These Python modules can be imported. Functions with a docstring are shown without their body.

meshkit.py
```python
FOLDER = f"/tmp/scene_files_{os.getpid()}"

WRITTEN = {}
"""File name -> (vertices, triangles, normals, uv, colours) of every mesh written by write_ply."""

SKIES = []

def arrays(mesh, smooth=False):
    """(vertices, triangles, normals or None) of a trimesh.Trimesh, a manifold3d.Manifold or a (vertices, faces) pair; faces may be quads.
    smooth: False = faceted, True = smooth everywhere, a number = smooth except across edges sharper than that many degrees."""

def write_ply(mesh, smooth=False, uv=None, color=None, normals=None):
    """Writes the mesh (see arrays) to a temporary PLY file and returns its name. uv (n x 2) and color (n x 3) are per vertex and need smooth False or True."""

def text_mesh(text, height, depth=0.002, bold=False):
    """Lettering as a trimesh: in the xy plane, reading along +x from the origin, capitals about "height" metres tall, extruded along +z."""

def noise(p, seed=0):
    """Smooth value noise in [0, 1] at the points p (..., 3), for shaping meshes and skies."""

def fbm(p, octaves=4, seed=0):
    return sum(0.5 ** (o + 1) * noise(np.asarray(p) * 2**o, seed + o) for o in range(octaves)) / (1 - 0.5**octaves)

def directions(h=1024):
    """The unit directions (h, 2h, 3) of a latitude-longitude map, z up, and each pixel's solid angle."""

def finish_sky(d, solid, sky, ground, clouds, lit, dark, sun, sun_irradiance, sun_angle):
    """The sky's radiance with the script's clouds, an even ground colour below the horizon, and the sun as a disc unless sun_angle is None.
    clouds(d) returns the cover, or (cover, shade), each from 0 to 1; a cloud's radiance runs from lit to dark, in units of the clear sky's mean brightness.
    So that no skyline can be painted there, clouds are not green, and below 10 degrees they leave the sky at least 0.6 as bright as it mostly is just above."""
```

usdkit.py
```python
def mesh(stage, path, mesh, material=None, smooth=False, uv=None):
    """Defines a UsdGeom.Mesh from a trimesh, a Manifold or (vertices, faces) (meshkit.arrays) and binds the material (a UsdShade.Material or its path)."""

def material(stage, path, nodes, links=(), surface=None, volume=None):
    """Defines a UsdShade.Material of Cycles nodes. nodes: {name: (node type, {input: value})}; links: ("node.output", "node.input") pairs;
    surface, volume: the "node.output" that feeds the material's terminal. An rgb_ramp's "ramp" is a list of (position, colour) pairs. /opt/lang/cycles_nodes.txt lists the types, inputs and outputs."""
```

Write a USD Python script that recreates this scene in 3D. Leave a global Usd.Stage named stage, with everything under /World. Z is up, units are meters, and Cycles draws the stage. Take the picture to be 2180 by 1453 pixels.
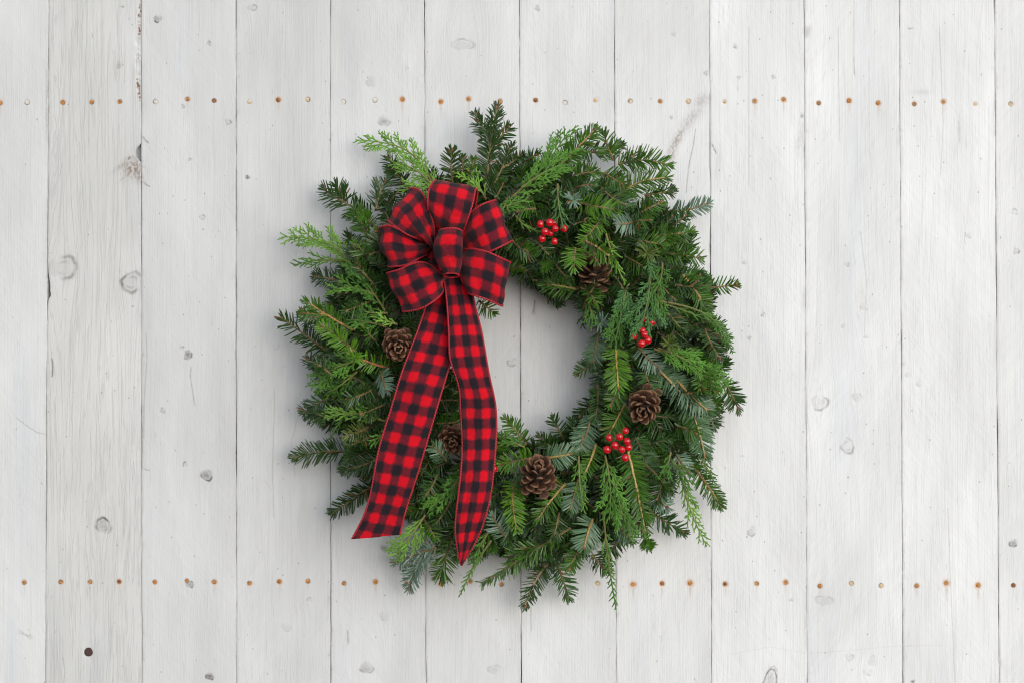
import math
import numpy as np
import trimesh
from scipy.interpolate import CubicSpline
from scipy.spatial import Delaunay, cKDTree
from shapely import contains_xy
from shapely.geometry import Polygon, Point
from pxr import Usd, UsdGeom, UsdLux, UsdShade, Sdf, Gf, Vt
import usdkit
import meshkit

stage = Usd.Stage.CreateInMemory()
UsdGeom.SetStageUpAxis(stage, UsdGeom.Tokens.z)
UsdGeom.SetStageMetersPerUnit(stage, 1.0)
UsdGeom.Xform.Define(stage, '/World')
UsdGeom.Scope.Define(stage, '/World/Looks')

# ------------------------------------------------------------------ camera, sky, sun, exposure
S = 0.0007            # metres of wall per pixel of the 2180 px wide photograph
DIST, EYE = 2.2, 1.45
cam = UsdGeom.Camera.Define(stage, '/World/camera')
cam.CreateHorizontalApertureAttr(36.0)
cam.CreateVerticalApertureAttr(36.0 * 682 / 1024)
cam.CreateFocalLengthAttr(36.0 * DIST / (2180 * S))
cam.CreateClippingRangeAttr(Gf.Vec2f(0.05, 100))
cam.AddTranslateOp().Set(Gf.Vec3d(0, -DIST, EYE))
cam.AddRotateXOp().Set(90)
cam.CreateExposureAttr(0.37)

SUN = np.array([0.50, -0.80, 0.36]); SUN /= np.linalg.norm(SUN)
ELEV, ROT = math.asin(SUN[2]), math.atan2(SUN[0], SUN[1])
usdkit.material(stage, '/World/Looks/overcast_sky', {
    'sky': ('sky_texture', {'sky_type': 'single_scattering', 'sun_disc': False, 'sun_elevation': ELEV, 'sun_rotation': ROT}),
    'grey': ('hsv', {'saturation': 0.42}),
    'bg': ('background_shader', {'strength': 0.13})},
    [('sky.color', 'grey.color'), ('grey.color', 'bg.color')], surface='bg.background')
dome = UsdLux.DomeLight.Define(stage, '/World/sky')
UsdShade.MaterialBindingAPI.Apply(dome.GetPrim()).Bind(UsdShade.Material.Get(stage, '/World/Looks/overcast_sky'))
dome.GetPrim().SetCustomDataByKey('kind', 'structure')
sun = UsdLux.DistantLight.Define(stage, '/World/sun')
sun.CreateNormalizeAttr(True)
sun.CreateIntensityAttr(0.30)
sun.CreateAngleAttr(70)
sun.CreateColorAttr(Gf.Vec3f(1.0, 0.995, 0.985))
q = Gf.Rotation(Gf.Vec3d(0, 0, 1), Gf.Vec3d(*map(float, SUN))).GetQuat()
sun.AddOrientOp(UsdGeom.XformOp.PrecisionDouble).Set(Gf.Quatd(q.GetReal(), q.GetImaginary()))

# ------------------------------------------------------------------ helpers
USED = {}


def numbered(parent, name):
    k = USED.get((parent, name), 0)
    USED[(parent, name)] = k + 1
    return f'{parent}/{name}' if k == 0 else f'{parent}/{name}_{k:03d}'


def W(px, py, d=0.0):
    """World point that stands d metres in front of the wall."""
    px, py, d = np.broadcast_arrays(np.asarray(px, float), np.asarray(py, float), np.asarray(d, float))
    k = (DIST - d) / DIST
    return np.stack([(px - 1090) * S * k, -d, (726.5 - py) * S * k + EYE], -1)


def obj(name, mesh, mat, parent='/World', smooth=False, uv=None, **prim):
    path = numbered(parent, name)
    m = usdkit.mesh(stage, path, mesh, f'/World/Looks/{mat}', smooth, uv)
    api = UsdGeom.PrimvarsAPI(m)
    for k, v in prim.items():
        v = np.asarray(v, np.float32)
        if v.ndim == 2:
            api.CreatePrimvar(k, Sdf.ValueTypeNames.Color3fArray, 'vertex').Set(Vt.Vec3fArray.FromNumpy(v))
        else:
            api.CreatePrimvar(k, Sdf.ValueTypeNames.FloatArray, 'vertex').Set(Vt.FloatArray.FromNumpy(v))
    return path


def tag(path, label=None, cat=None, group=None, kind=None):
    p = stage.GetPrimAtPath(path)
    for k, v in (('label', label), ('category', cat), ('group', group), ('kind', kind)):
        if v:
            p.SetCustomDataByKey(k, v)


def thing(name, label, cat, loc=None, group=None):
    path = numbered('/World', name)
    x = UsdGeom.Xform.Define(stage, path)
    tag(path, label, cat, group)
    return path


def unit(v):
    return v / np.maximum(np.linalg.norm(v, axis=-1, keepdims=True), 1e-12)


def spline(pts, n):
    pts = np.asarray(pts, float)
    s = np.r_[0, np.cumsum(np.maximum(np.linalg.norm(np.diff(pts, axis=0), axis=1), 1e-6))]
    return CubicSpline(s / s[-1], pts, bc_type='natural')(np.linspace(0, 1, n))


def tubes(P, R, sides=4):
    """Tapered tubes along many polylines at once: P (n,K,3), R (n,K) -> vertices, faces."""
    P, R = np.asarray(P, float), np.asarray(R, float)
    n, K, _ = P.shape
    T = unit(np.gradient(P, axis=1))
    ref = np.where(np.abs(T[..., 1:2]) < 0.9, [0, 1.0, 0], [1.0, 0, 0])
    A = unit(np.cross(T, ref)); B = np.cross(T, A)
    a = np.arange(sides) / sides * 2 * np.pi
    V = P[:, :, None] + R[:, :, None, None] * (A[:, :, None] * np.cos(a)[:, None] + B[:, :, None] * np.sin(a)[:, None])
    idx = np.arange(n * K * sides).reshape(n, K, sides)
    i, j = idx[:, :-1], idx[:, 1:]
    i2, j2 = np.roll(i, -1, 2), np.roll(j, -1, 2)
    F = np.concatenate([np.stack([i, i2, j2], -1).reshape(-1, 3), np.stack([i, j2, j], -1).reshape(-1, 3)])
    caps = []
    for k in range(1, sides - 1):
        caps.append(np.stack([idx[:, -1, 0], idx[:, -1, k], idx[:, -1, k + 1]], -1))
        caps.append(np.stack([idx[:, 0, 0], idx[:, 0, k + 1], idx[:, 0, k]], -1))
    return V.reshape(-1, 3), np.concatenate([F] + caps)


def join(parts):
    V, F, C, o = [], [], [], 0
    for v, f, c in parts:
        V.append(v); F.append(f + o); C.append(np.broadcast_to(c, (len(v), 3))); o += len(v)
    return np.concatenate(V), np.concatenate(F), np.concatenate(C)


# ------------------------------------------------------------------ materials
def mat(name, nodes, links, surface='p.BSDF'):
    usdkit.material(stage, f'/World/Looks/{name}', nodes, links, surface)


# white painted wood: 'marks' r = dark (knots, cracks, dirt), g = rust, b = bare wood; 'tone' r = grain strength, g = yellowing, b = paint value with the wall's left-to-right light painted in; 'grain' = fibre coordinates
mat('painted_wood', {
    'marks': ('attribute', {'attribute': 'marks'}), 'ms': ('separate_color', {}),
    'tone': ('attribute', {'attribute': 'tone'}), 'ts': ('separate_color', {}),
    'grain': ('attribute', {'attribute': 'grain'}),
    # fibre
    'gm': ('mapping', {'scale': (420.0, 7.0, 1.0)}),
    'gn': ('noise_texture', {'scale': 1.0, 'detail': 3.0, 'roughness': 0.6}),
    'fm': ('mapping', {'scale': (62.0, 1.7, 1.0)}),
    'fn': ('noise_texture', {'scale': 1.0, 'detail': 4.0, 'roughness': 0.6, 'distortion': 0.6}),
    'rings': ('math', {'math_type': 'multiply', 'value2': 9.0}),
    'ringsf': ('math', {'math_type': 'fraction'}),
    'ringr': ('rgb_ramp', {'ramp': [(0.0, (0, 0, 0)), (0.68, (0.15, 0.15, 0.15)), (0.86, (1, 1, 1)), (1.0, (0, 0, 0))]}),
    # saw marks (slanting): coordinates in grain.z
    'gsep': ('separate_xyz', {}),
    'sawx': ('combine_xyz', {}),
    'sm': ('mapping', {'scale': (9.0, 9.0, 210.0)}),
    'sn': ('noise_texture', {'scale': 1.0, 'detail': 2.0, 'roughness': 0.55}),
    # wide tone drift
    'dm': ('mapping', {'scale': (11.0, 3.0, 1.0)}),
    'dn': ('noise_texture', {'scale': 1.0, 'detail': 3.0, 'roughness': 0.6}),
    'bm': ('mapping', {'scale': (22.0, 1.6, 1.0), 'location': (31.0, 7.0, 3.0)}),
    'bn': ('noise_texture', {'scale': 1.0, 'detail': 3.0, 'roughness': 0.6}),
    'br': ('rgb_ramp', {'ramp': [(0.0, (0, 0, 0)), (0.55, (0, 0, 0)), (0.78, (1, 1, 1)), (1.0, (1, 1, 1))]}),
    # pores and specks
    'pm': ('mapping', {'scale': (520.0, 34.0, 1.0), 'location': (5.0, 9.0, 0.0)}),
    'pn': ('noise_texture', {'scale': 1.0, 'detail': 2.0, 'roughness': 0.6}),
    'pr': ('rgb_ramp', {'ramp': [(0.0, (0, 0, 0)), (0.70, (0, 0, 0)), (0.78, (1, 1, 1)), (1.0, (1, 1, 1))]}),
    'vm': ('mapping', {'scale': (60.0, 42.0, 1.0)}),
    'vn': ('voronoi_texture', {'scale': 1.0}),
    'vr': ('rgb_ramp', {'ramp': [(0.0, (1, 1, 1)), (0.045, (0.8, 0.8, 0.8)), (0.075, (0, 0, 0)), (1.0, (0, 0, 0))]}),
    # roughness grit of brushed paint
    'km': ('mapping', {'scale': (900.0, 500.0, 1.0)}),
    'kn': ('noise_texture', {'scale': 1.0, 'detail': 2.0}),
    'jm': ('mapping', {'scale': (300.0, 160.0, 1.0)}),
    'jn': ('noise_texture', {'scale': 1.0, 'detail': 3.0, 'roughness': 0.7}),
    # colour
    'paint': ('combine_color', {}),
    'cool': ('mix', {'mix_type': 'multiply', 'fac': 1.0, 'color2': (0.955, 0.985, 1.015)}),
    'yel': ('mix', {'mix_type': 'multiply', 'color2': (1.0, 0.985, 0.91)}),
    'dr': ('map_range', {'from_min': 0.25, 'from_max': 0.75, 'to_min': 0.85, 'to_max': 1.08, 'clamp': True}),
    'drc': ('combine_color', {}),
    'c1': ('mix', {'mix_type': 'multiply', 'fac': 1.0}),
    'bf': ('math', {'math_type': 'multiply', 'value2': 0.5}),
    'c2': ('mix', {'mix_type': 'multiply', 'color2': (0.86, 0.90, 0.97)}),
    'gr': ('map_range', {'from_min': 0.3, 'from_max': 0.72, 'to_min': 0.0, 'to_max': 0.22, 'clamp': True}),
    'gra': ('math', {'math_type': 'multiply'}),
    'rga': ('math', {'math_type': 'multiply'}),
    'rgb': ('math', {'math_type': 'multiply', 'value2': 0.42}),
    'gsum': ('math', {'math_type': 'add', 'use_clamp': True}),
    'c3': ('mix', {'mix_type': 'mix', 'color2': (0.36, 0.36, 0.36)}),
    'sr': ('map_range', {'from_min': 0.35, 'from_max': 0.7, 'to_min': 0.0, 'to_max': 0.085, 'clamp': True}),
    'c4': ('mix', {'mix_type': 'mix', 'color2': (0.40, 0.40, 0.41)}),
    'pd': ('math', {'math_type': 'multiply'}),
    'pd2': ('math', {'math_type': 'multiply', 'value2': 0.7}),
    'sp2': ('math', {'math_type': 'multiply', 'value2': 0.62}),
    'spk': ('math', {'math_type': 'maximum', 'use_clamp': True}),
    'c5': ('mix', {'mix_type': 'mix', 'color2': (0.16, 0.15, 0.14)}),
    'mdn': ('map_range', {'from_min': 0.3, 'from_max': 0.7, 'to_min': 0.55, 'to_max': 1.25, 'clamp': True}),
    'md': ('math', {'math_type': 'multiply', 'use_clamp': True}),
    'c6': ('mix', {'mix_type': 'mix', 'color2': (0.10, 0.092, 0.085)}),
    'mbn': ('map_range', {'from_min': 0.42, 'from_max': 0.56, 'to_min': 0.0, 'to_max': 1.0, 'clamp': True}),
    'mb': ('math', {'math_type': 'multiply', 'use_clamp': True}),
    'c7': ('mix', {'mix_type': 'mix', 'color2': (0.20, 0.115, 0.07)}),
    'mr': ('math', {'math_type': 'multiply', 'use_clamp': True}),
    'c8': ('mix', {'mix_type': 'mix', 'color2': (0.52, 0.25, 0.07)}),
    # relief
    'h1': ('math', {'math_type': 'multiply', 'value2': 0.55}),
    'h2': ('math', {'math_type': 'multiply_add', 'value2': 0.26}),
    'h3': ('math', {'math_type': 'multiply_add', 'value2': 0.25}),
    'h4': ('math', {'math_type': 'multiply_add', 'value2': -0.8}),
    'h5': ('math', {'math_type': 'multiply_add', 'value2': -0.5}),
    'bump': ('bump', {'strength': 0.7, 'distance': 0.001}),
    'p': ('principled_bsdf', {'roughness': 0.62, 'specular_ior_level': 0.35}),
}, [
    ('marks.color', 'ms.color'), ('tone.color', 'ts.color'),
    ('grain.vector', 'gm.vector'), ('gm.vector', 'gn.vector'), ('grain.vector', 'fm.vector'), ('fm.vector', 'fn.vector'),
    ('fn.fac', 'rings.value1'), ('rings.value', 'ringsf.value1'), ('ringsf.value', 'ringr.fac'),
    ('grain.vector', 'sm.vector'), ('sm.vector', 'sn.vector'),
    ('grain.vector', 'dm.vector'), ('dm.vector', 'dn.vector'), ('grain.vector', 'bm.vector'), ('bm.vector', 'bn.vector'), ('bn.fac', 'br.fac'),
    ('grain.vector', 'pm.vector'), ('pm.vector', 'pn.vector'), ('pn.fac', 'pr.fac'),
    ('grain.vector', 'vm.vector'), ('vm.vector', 'vn.vector'), ('vn.distance', 'vr.fac'),
    ('grain.vector', 'km.vector'), ('km.vector', 'kn.vector'), ('grain.vector', 'jm.vector'), ('jm.vector', 'jn.vector'),
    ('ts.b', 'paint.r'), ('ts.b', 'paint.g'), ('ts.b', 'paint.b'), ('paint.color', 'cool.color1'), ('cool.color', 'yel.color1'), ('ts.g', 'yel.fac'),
    ('dn.fac', 'dr.value'), ('dr.result', 'drc.r'), ('dr.result', 'drc.g'), ('dr.result', 'drc.b'),
    ('yel.color', 'c1.color1'), ('drc.color', 'c1.color2'),
    ('br.color', 'bf.value1'), ('bf.value', 'c2.fac'), ('c1.color', 'c2.color1'),
    ('gn.fac', 'gr.value'), ('gr.result', 'gra.value1'), ('ts.r', 'gra.value2'),
    ('ringr.color', 'rga.value1'), ('ts.r', 'rga.value2'), ('rga.value', 'rgb.value1'),
    ('gra.value', 'gsum.value1'), ('rgb.value', 'gsum.value2'), ('gsum.value', 'c3.fac'), ('c2.color', 'c3.color1'),
    ('sn.fac', 'sr.value'), ('sr.result', 'c4.fac'), ('c3.color', 'c4.color1'),
    ('pr.color', 'pd.value1'), ('bn.fac', 'pd.value2'), ('pd.value', 'pd2.value1'), ('vr.color', 'sp2.value1'), ('pd2.value', 'spk.value1'), ('sp2.value', 'spk.value2'),
    ('spk.value', 'c5.fac'), ('c4.color', 'c5.color1'),
    ('jn.fac', 'mdn.value'), ('mdn.result', 'md.value1'), ('ms.r', 'md.value2'), ('md.value', 'c6.fac'), ('c5.color', 'c6.color1'),
    ('jn.fac', 'mbn.value'), ('mbn.result', 'mb.value1'), ('ms.b', 'mb.value2'), ('mb.value', 'c7.fac'), ('c6.color', 'c7.color1'),
    ('mdn.result', 'mr.value1'), ('ms.g', 'mr.value2'), ('mr.value', 'c8.fac'), ('c7.color', 'c8.color1'), ('c8.color', 'p.base_color'),
    ('gn.fac', 'h1.value1'), ('sn.fac', 'h2.value1'), ('h1.value', 'h2.value3'), ('kn.fac', 'h3.value1'), ('h2.value', 'h3.value3'),
    ('ms.r', 'h4.value1'), ('h3.value', 'h4.value3'), ('rga.value', 'h5.value1'), ('h4.value', 'h5.value3'),
    ('h5.value', 'bump.height'), ('bump.normal', 'p.normal')])

mat('backing_wood', {'g': ('geometry', {}), 'm': ('mapping', {'scale': (6.0, 40.0, 200.0)}), 'n': ('noise_texture', {'scale': 1.0, 'detail': 4.0}),
                     'r': ('rgb_ramp', {'ramp': [(0, (0.05, 0.045, 0.04)), (1, (0.12, 0.105, 0.095))]}), 'p': ('principled_bsdf', {'roughness': 0.9})},
    [('g.position', 'm.vector'), ('m.vector', 'n.vector'), ('n.fac', 'r.fac'), ('r.color', 'p.base_color')])
mat('grey_metal', {'g': ('geometry', {}), 'n': ('noise_texture', {'scale': 60.0, 'detail': 3.0}),
                   'r': ('rgb_ramp', {'ramp': [(0, (0.20, 0.21, 0.22)), (1, (0.27, 0.28, 0.29))]}), 'p': ('principled_bsdf', {'roughness': 0.7})},
    [('g.position', 'n.vector'), ('n.fac', 'r.fac'), ('r.color', 'p.base_color')])


def rust(name, a, b, c, scale=330.0):
    mat(name, {'g': ('geometry', {}), 'n': ('noise_texture', {'scale': scale, 'detail': 3.0, 'roughness': 0.65}),
               'r': ('rgb_ramp', {'ramp': [(0.3, a), (0.5, b), (0.7, c)]}), 'bump': ('bump', {'strength': 0.6, 'distance': 0.0006}),
               'p': ('principled_bsdf', {'roughness': 0.8})},
        [('g.position', 'n.vector'), ('n.fac', 'r.fac'), ('r.color', 'p.base_color'), ('n.fac', 'bump.height'), ('bump.normal', 'p.normal')])


rust('rust_orange', (0.16, 0.055, 0.015), (0.38, 0.16, 0.035), (0.60, 0.32, 0.10))
rust('rust_dark', (0.055, 0.022, 0.012), (0.20, 0.075, 0.025), (0.42, 0.18, 0.05))
rust('rust_painted', (0.30, 0.15, 0.05), (0.56, 0.42, 0.24), (0.64, 0.58, 0.47))
rust('nail_painted', (0.50, 0.47, 0.40), (0.58, 0.57, 0.53), (0.60, 0.59, 0.57))
rust('plug_brown', (0.035, 0.018, 0.014), (0.055, 0.028, 0.022), (0.08, 0.04, 0.03), 120.0)

mat('fir_needle', {
    'a': ('attribute', {'attribute': 'tint'}), 'g': ('geometry', {}),
    'u': ('mix', {'mix_type': 'mix', 'fac': 0.5, 'color2': (0.13, 0.225, 0.145)}),
    'm': ('mix', {'mix_type': 'mix'}),
    'p': ('principled_bsdf', {'roughness': 0.29, 'specular_ior_level': 0.6}), 't': ('translucent_bsdf', {}), 'x': ('mix_closure', {'fac': 0.10})},
    [('a.color', 'u.color1'), ('a.color', 'm.color1'), ('u.color', 'm.color2'), ('g.backfacing', 'm.fac'), ('m.color', 'p.base_color'), ('m.color', 't.color'),
     ('p.BSDF', 'x.closure1'), ('t.BSDF', 'x.closure2')], 'x.closure')
mat('cedar_leaf', {
    'a': ('attribute', {'attribute': 'tint'}), 'g': ('geometry', {}), 'n': ('noise_texture', {'scale': 700.0, 'detail': 1.0}),
    'r': ('map_range', {'from_min': 0.3, 'from_max': 0.7, 'to_min': 0.75, 'to_max': 1.2}), 'c': ('combine_color', {}), 'm': ('mix', {'mix_type': 'multiply', 'fac': 1.0}),
    'p': ('principled_bsdf', {'roughness': 0.45}), 't': ('translucent_bsdf', {}), 'x': ('mix_closure', {'fac': 0.12})},
    [('g.position', 'n.vector'), ('n.fac', 'r.value'), ('r.result', 'c.r'), ('r.result', 'c.g'), ('r.result', 'c.b'), ('a.color', 'm.color1'), ('c.color', 'm.color2'),
     ('m.color', 'p.base_color'), ('m.color', 't.color'), ('p.BSDF', 'x.closure1'), ('t.BSDF', 'x.closure2')], 'x.closure')
mat('bark', {
    'a': ('attribute', {'attribute': 'tint'}), 'g': ('geometry', {}), 'n': ('noise_texture', {'scale': 480.0, 'detail': 3.0}),
    'r': ('map_range', {'from_min': 0.3, 'from_max': 0.7, 'to_min': 0.55, 'to_max': 1.35}), 'c': ('combine_color', {}), 'm': ('mix', {'mix_type': 'multiply', 'fac': 1.0}),
    'bump': ('bump', {'strength': 0.7, 'distance': 0.0008}), 'p': ('principled_bsdf', {'roughness': 0.75})},
    [('g.position', 'n.vector'), ('n.fac', 'r.value'), ('r.result', 'c.r'), ('r.result', 'c.g'), ('r.result', 'c.b'), ('a.color', 'm.color1'), ('c.color', 'm.color2'),
     ('m.color', 'p.base_color'), ('n.fac', 'bump.height'), ('bump.normal', 'p.normal')])
mat('cone_scale', {
    'a': ('attribute', {'attribute': 'tint'}), 'g': ('geometry', {}), 'n': ('noise_texture', {'scale': 420.0, 'detail': 4.0, 'roughness': 0.65}),
    'r': ('map_range', {'from_min': 0.3, 'from_max': 0.7, 'to_min': 0.65, 'to_max': 1.3}), 'c': ('combine_color', {}), 'm': ('mix', {'mix_type': 'multiply', 'fac': 1.0}),
    'bump': ('bump', {'strength': 0.6, 'distance': 0.0008}), 'p': ('principled_bsdf', {'roughness': 0.68, 'specular_ior_level': 0.3})},
    [('g.position', 'n.vector'), ('n.fac', 'r.value'), ('r.result', 'c.r'), ('r.result', 'c.g'), ('r.result', 'c.b'), ('a.color', 'm.color1'), ('c.color', 'm.color2'),
     ('m.color', 'p.base_color'), ('n.fac', 'bump.height'), ('bump.normal', 'p.normal')])
mat('berry_red', {'g': ('geometry', {}), 'n': ('noise_texture', {'scale': 90.0, 'detail': 2.0}), 'r': ('rgb_ramp', {'ramp': [(0.3, (0.36, 0.003, 0.009)), (0.7, (0.48, 0.005, 0.012))]}),
                  'p': ('principled_bsdf', {'roughness': 0.16, 'coat_weight': 0.6, 'coat_roughness': 0.06})},
    [('g.position', 'n.vector'), ('n.fac', 'r.fac'), ('r.color', 'p.base_color')])
mat('berry_eye', {'g': ('geometry', {}), 'n': ('noise_texture', {'scale': 300.0}), 'r': ('rgb_ramp', {'ramp': [(0.3, (0.03, 0.008, 0.006)), (0.7, (0.09, 0.02, 0.015))]}), 'p': ('principled_bsdf', {'roughness': 0.7})},
    [('g.position', 'n.vector'), ('n.fac', 'r.fac'), ('r.color', 'p.base_color')])
mat('wire', {'g': ('geometry', {}), 'n': ('noise_texture', {'scale': 200.0}), 'r': ('rgb_ramp', {'ramp': [(0.3, (0.02, 0.05, 0.02)), (0.7, (0.05, 0.09, 0.04))]}), 'p': ('principled_bsdf', {'roughness': 0.5})},
    [('g.position', 'n.vector'), ('n.fac', 'r.fac'), ('r.color', 'p.base_color')])

PER = 0.0292          # repeat of the check, metres
KX = 2 * math.pi / PER
mat('plaid_flannel', {
    'uv': ('attribute', {'attribute': 'cloth'}), 'us': ('separate_xyz', {}), 'g': ('geometry', {}),
    'wn': ('noise_texture', {'scale': 260.0, 'detail': 2.0}), 'wo': ('map_range', {'from_min': 0.25, 'from_max': 0.75, 'to_min': -0.6, 'to_max': 0.6}),
    'xa': ('math', {'math_type': 'multiply_add', 'value2': KX, 'value3': math.pi / 2 - KX * 0.0189}), 'xs': ('math', {'math_type': 'sine'}),
    'xb': ('math', {'math_type': 'multiply_add', 'value2': 2.2}), 'xc': ('map_range', {'from_min': -1.0, 'from_max': 1.0, 'clamp': True}),
    'ya': ('math', {'math_type': 'multiply', 'value2': KX}), 'ys': ('math', {'math_type': 'sine'}),
    'yb': ('math', {'math_type': 'multiply_add', 'value2': 2.2}), 'yc': ('map_range', {'from_min': -1.0, 'from_max': 1.0, 'clamp': True}),
    'sum': ('math', {'math_type': 'add'}), 'half': ('math', {'math_type': 'multiply', 'value2': 0.5}),
    'tm': ('mapping', {'rotation': (0, 0, 0.8), 'scale': (800.0, 1500.0, 1.0)}), 'tw': ('noise_texture', {'scale': 1.0, 'detail': 2.0, 'roughness': 0.7}),
    'to': ('map_range', {'from_min': 0.2, 'from_max': 0.8, 'to_min': -0.34, 'to_max': 0.34}),
    'add': ('math', {'math_type': 'add', 'use_clamp': True}),
    'ramp': ('rgb_ramp', {'ramp': [(0.0, (0.011, 0.010, 0.014)), (0.16, (0.016, 0.011, 0.016)), (0.42, (0.080, 0.010, 0.017)), (0.6, (0.14, 0.011, 0.020)), (0.82, (0.44, 0.004, 0.012)), (1.0, (0.55, 0.005, 0.015))]}),
    'lint': ('noise_texture', {'scale': 1500.0, 'detail': 2.0, 'roughness': 0.7}), 'lr': ('rgb_ramp', {'ramp': [(0.0, (0, 0, 0)), (0.62, (0, 0, 0)), (0.8, (0.10, 0.10, 0.10)), (1, (0.14, 0.14, 0.14))]}),
    'fz': ('mix', {'mix_type': 'mix', 'color2': (0.42, 0.20, 0.22)}),
    'bump': ('bump', {'strength': 0.55, 'distance': 0.0006}),
    'p': ('principled_bsdf', {'roughness': 0.92, 'specular_ior_level': 0.12, 'sheen_weight': 0.10, 'sheen_roughness': 0.5, 'sheen_tint': (0.8, 0.5, 0.5)})},
    [('uv.vector', 'us.vector'), ('uv.vector', 'wn.vector'), ('wn.fac', 'wo.value'),
     ('us.x', 'xa.value1'), ('xa.value', 'xs.value1'), ('xs.value', 'xb.value1'), ('wo.result', 'xb.value3'), ('xb.value', 'xc.value'),
     ('us.y', 'ya.value1'), ('ya.value', 'ys.value1'), ('ys.value', 'yb.value1'), ('wo.result', 'yb.value3'), ('yb.value', 'yc.value'),
     ('xc.result', 'sum.value1'), ('yc.result', 'sum.value2'), ('sum.value', 'half.value1'),
     ('uv.vector', 'tm.vector'), ('tm.vector', 'tw.vector'), ('tw.fac', 'to.value'), ('half.value', 'add.value1'), ('to.result', 'add.value2'), ('add.value', 'ramp.fac'),
     ('uv.vector', 'lint.vector'), ('lint.fac', 'lr.fac'), ('lr.color', 'fz.fac'), ('ramp.color', 'fz.color1'), ('fz.color', 'p.base_color'),
     ('lint.fac', 'bump.height'), ('bump.normal', 'p.normal')])
mat('red_cord', {'uv': ('attribute', {'attribute': 'twist'}), 'k': ('math', {'math_type': 'multiply', 'value2': 1.0}), 'r': ('rgb_ramp', {'ramp': [(0.0, (0.07, 0.003, 0.007)), (0.35, (0.26, 0.007, 0.015)), (1.0, (0.46, 0.016, 0.028))]}),
                 'p': ('principled_bsdf', {'roughness': 0.6, 'specular_ior_level': 0.4})},
    [('uv.fac', 'k.value1'), ('k.value', 'r.fac'), ('r.color', 'p.base_color')])

# ------------------------------------------------------------------ the plank wall
SEAM = [(-100, -104), (103, 96), (300, 302), (502, 503), (703, 704), (904, 907), (1106, 1110), (1308, 1312), (1511, 1515), (1712, 1719), (1915, 1923), (2117, 2128), (2320, 2333)]
SEAM = [(-506, -512), (-303, -308)] + SEAM + [(2523, 2538), (2726, 2742)]
TOP, BOT = -330, 1790


def seam(i, y):
    a, b = SEAM[i]
    return a + (b - a) * y / 1453.0


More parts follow.
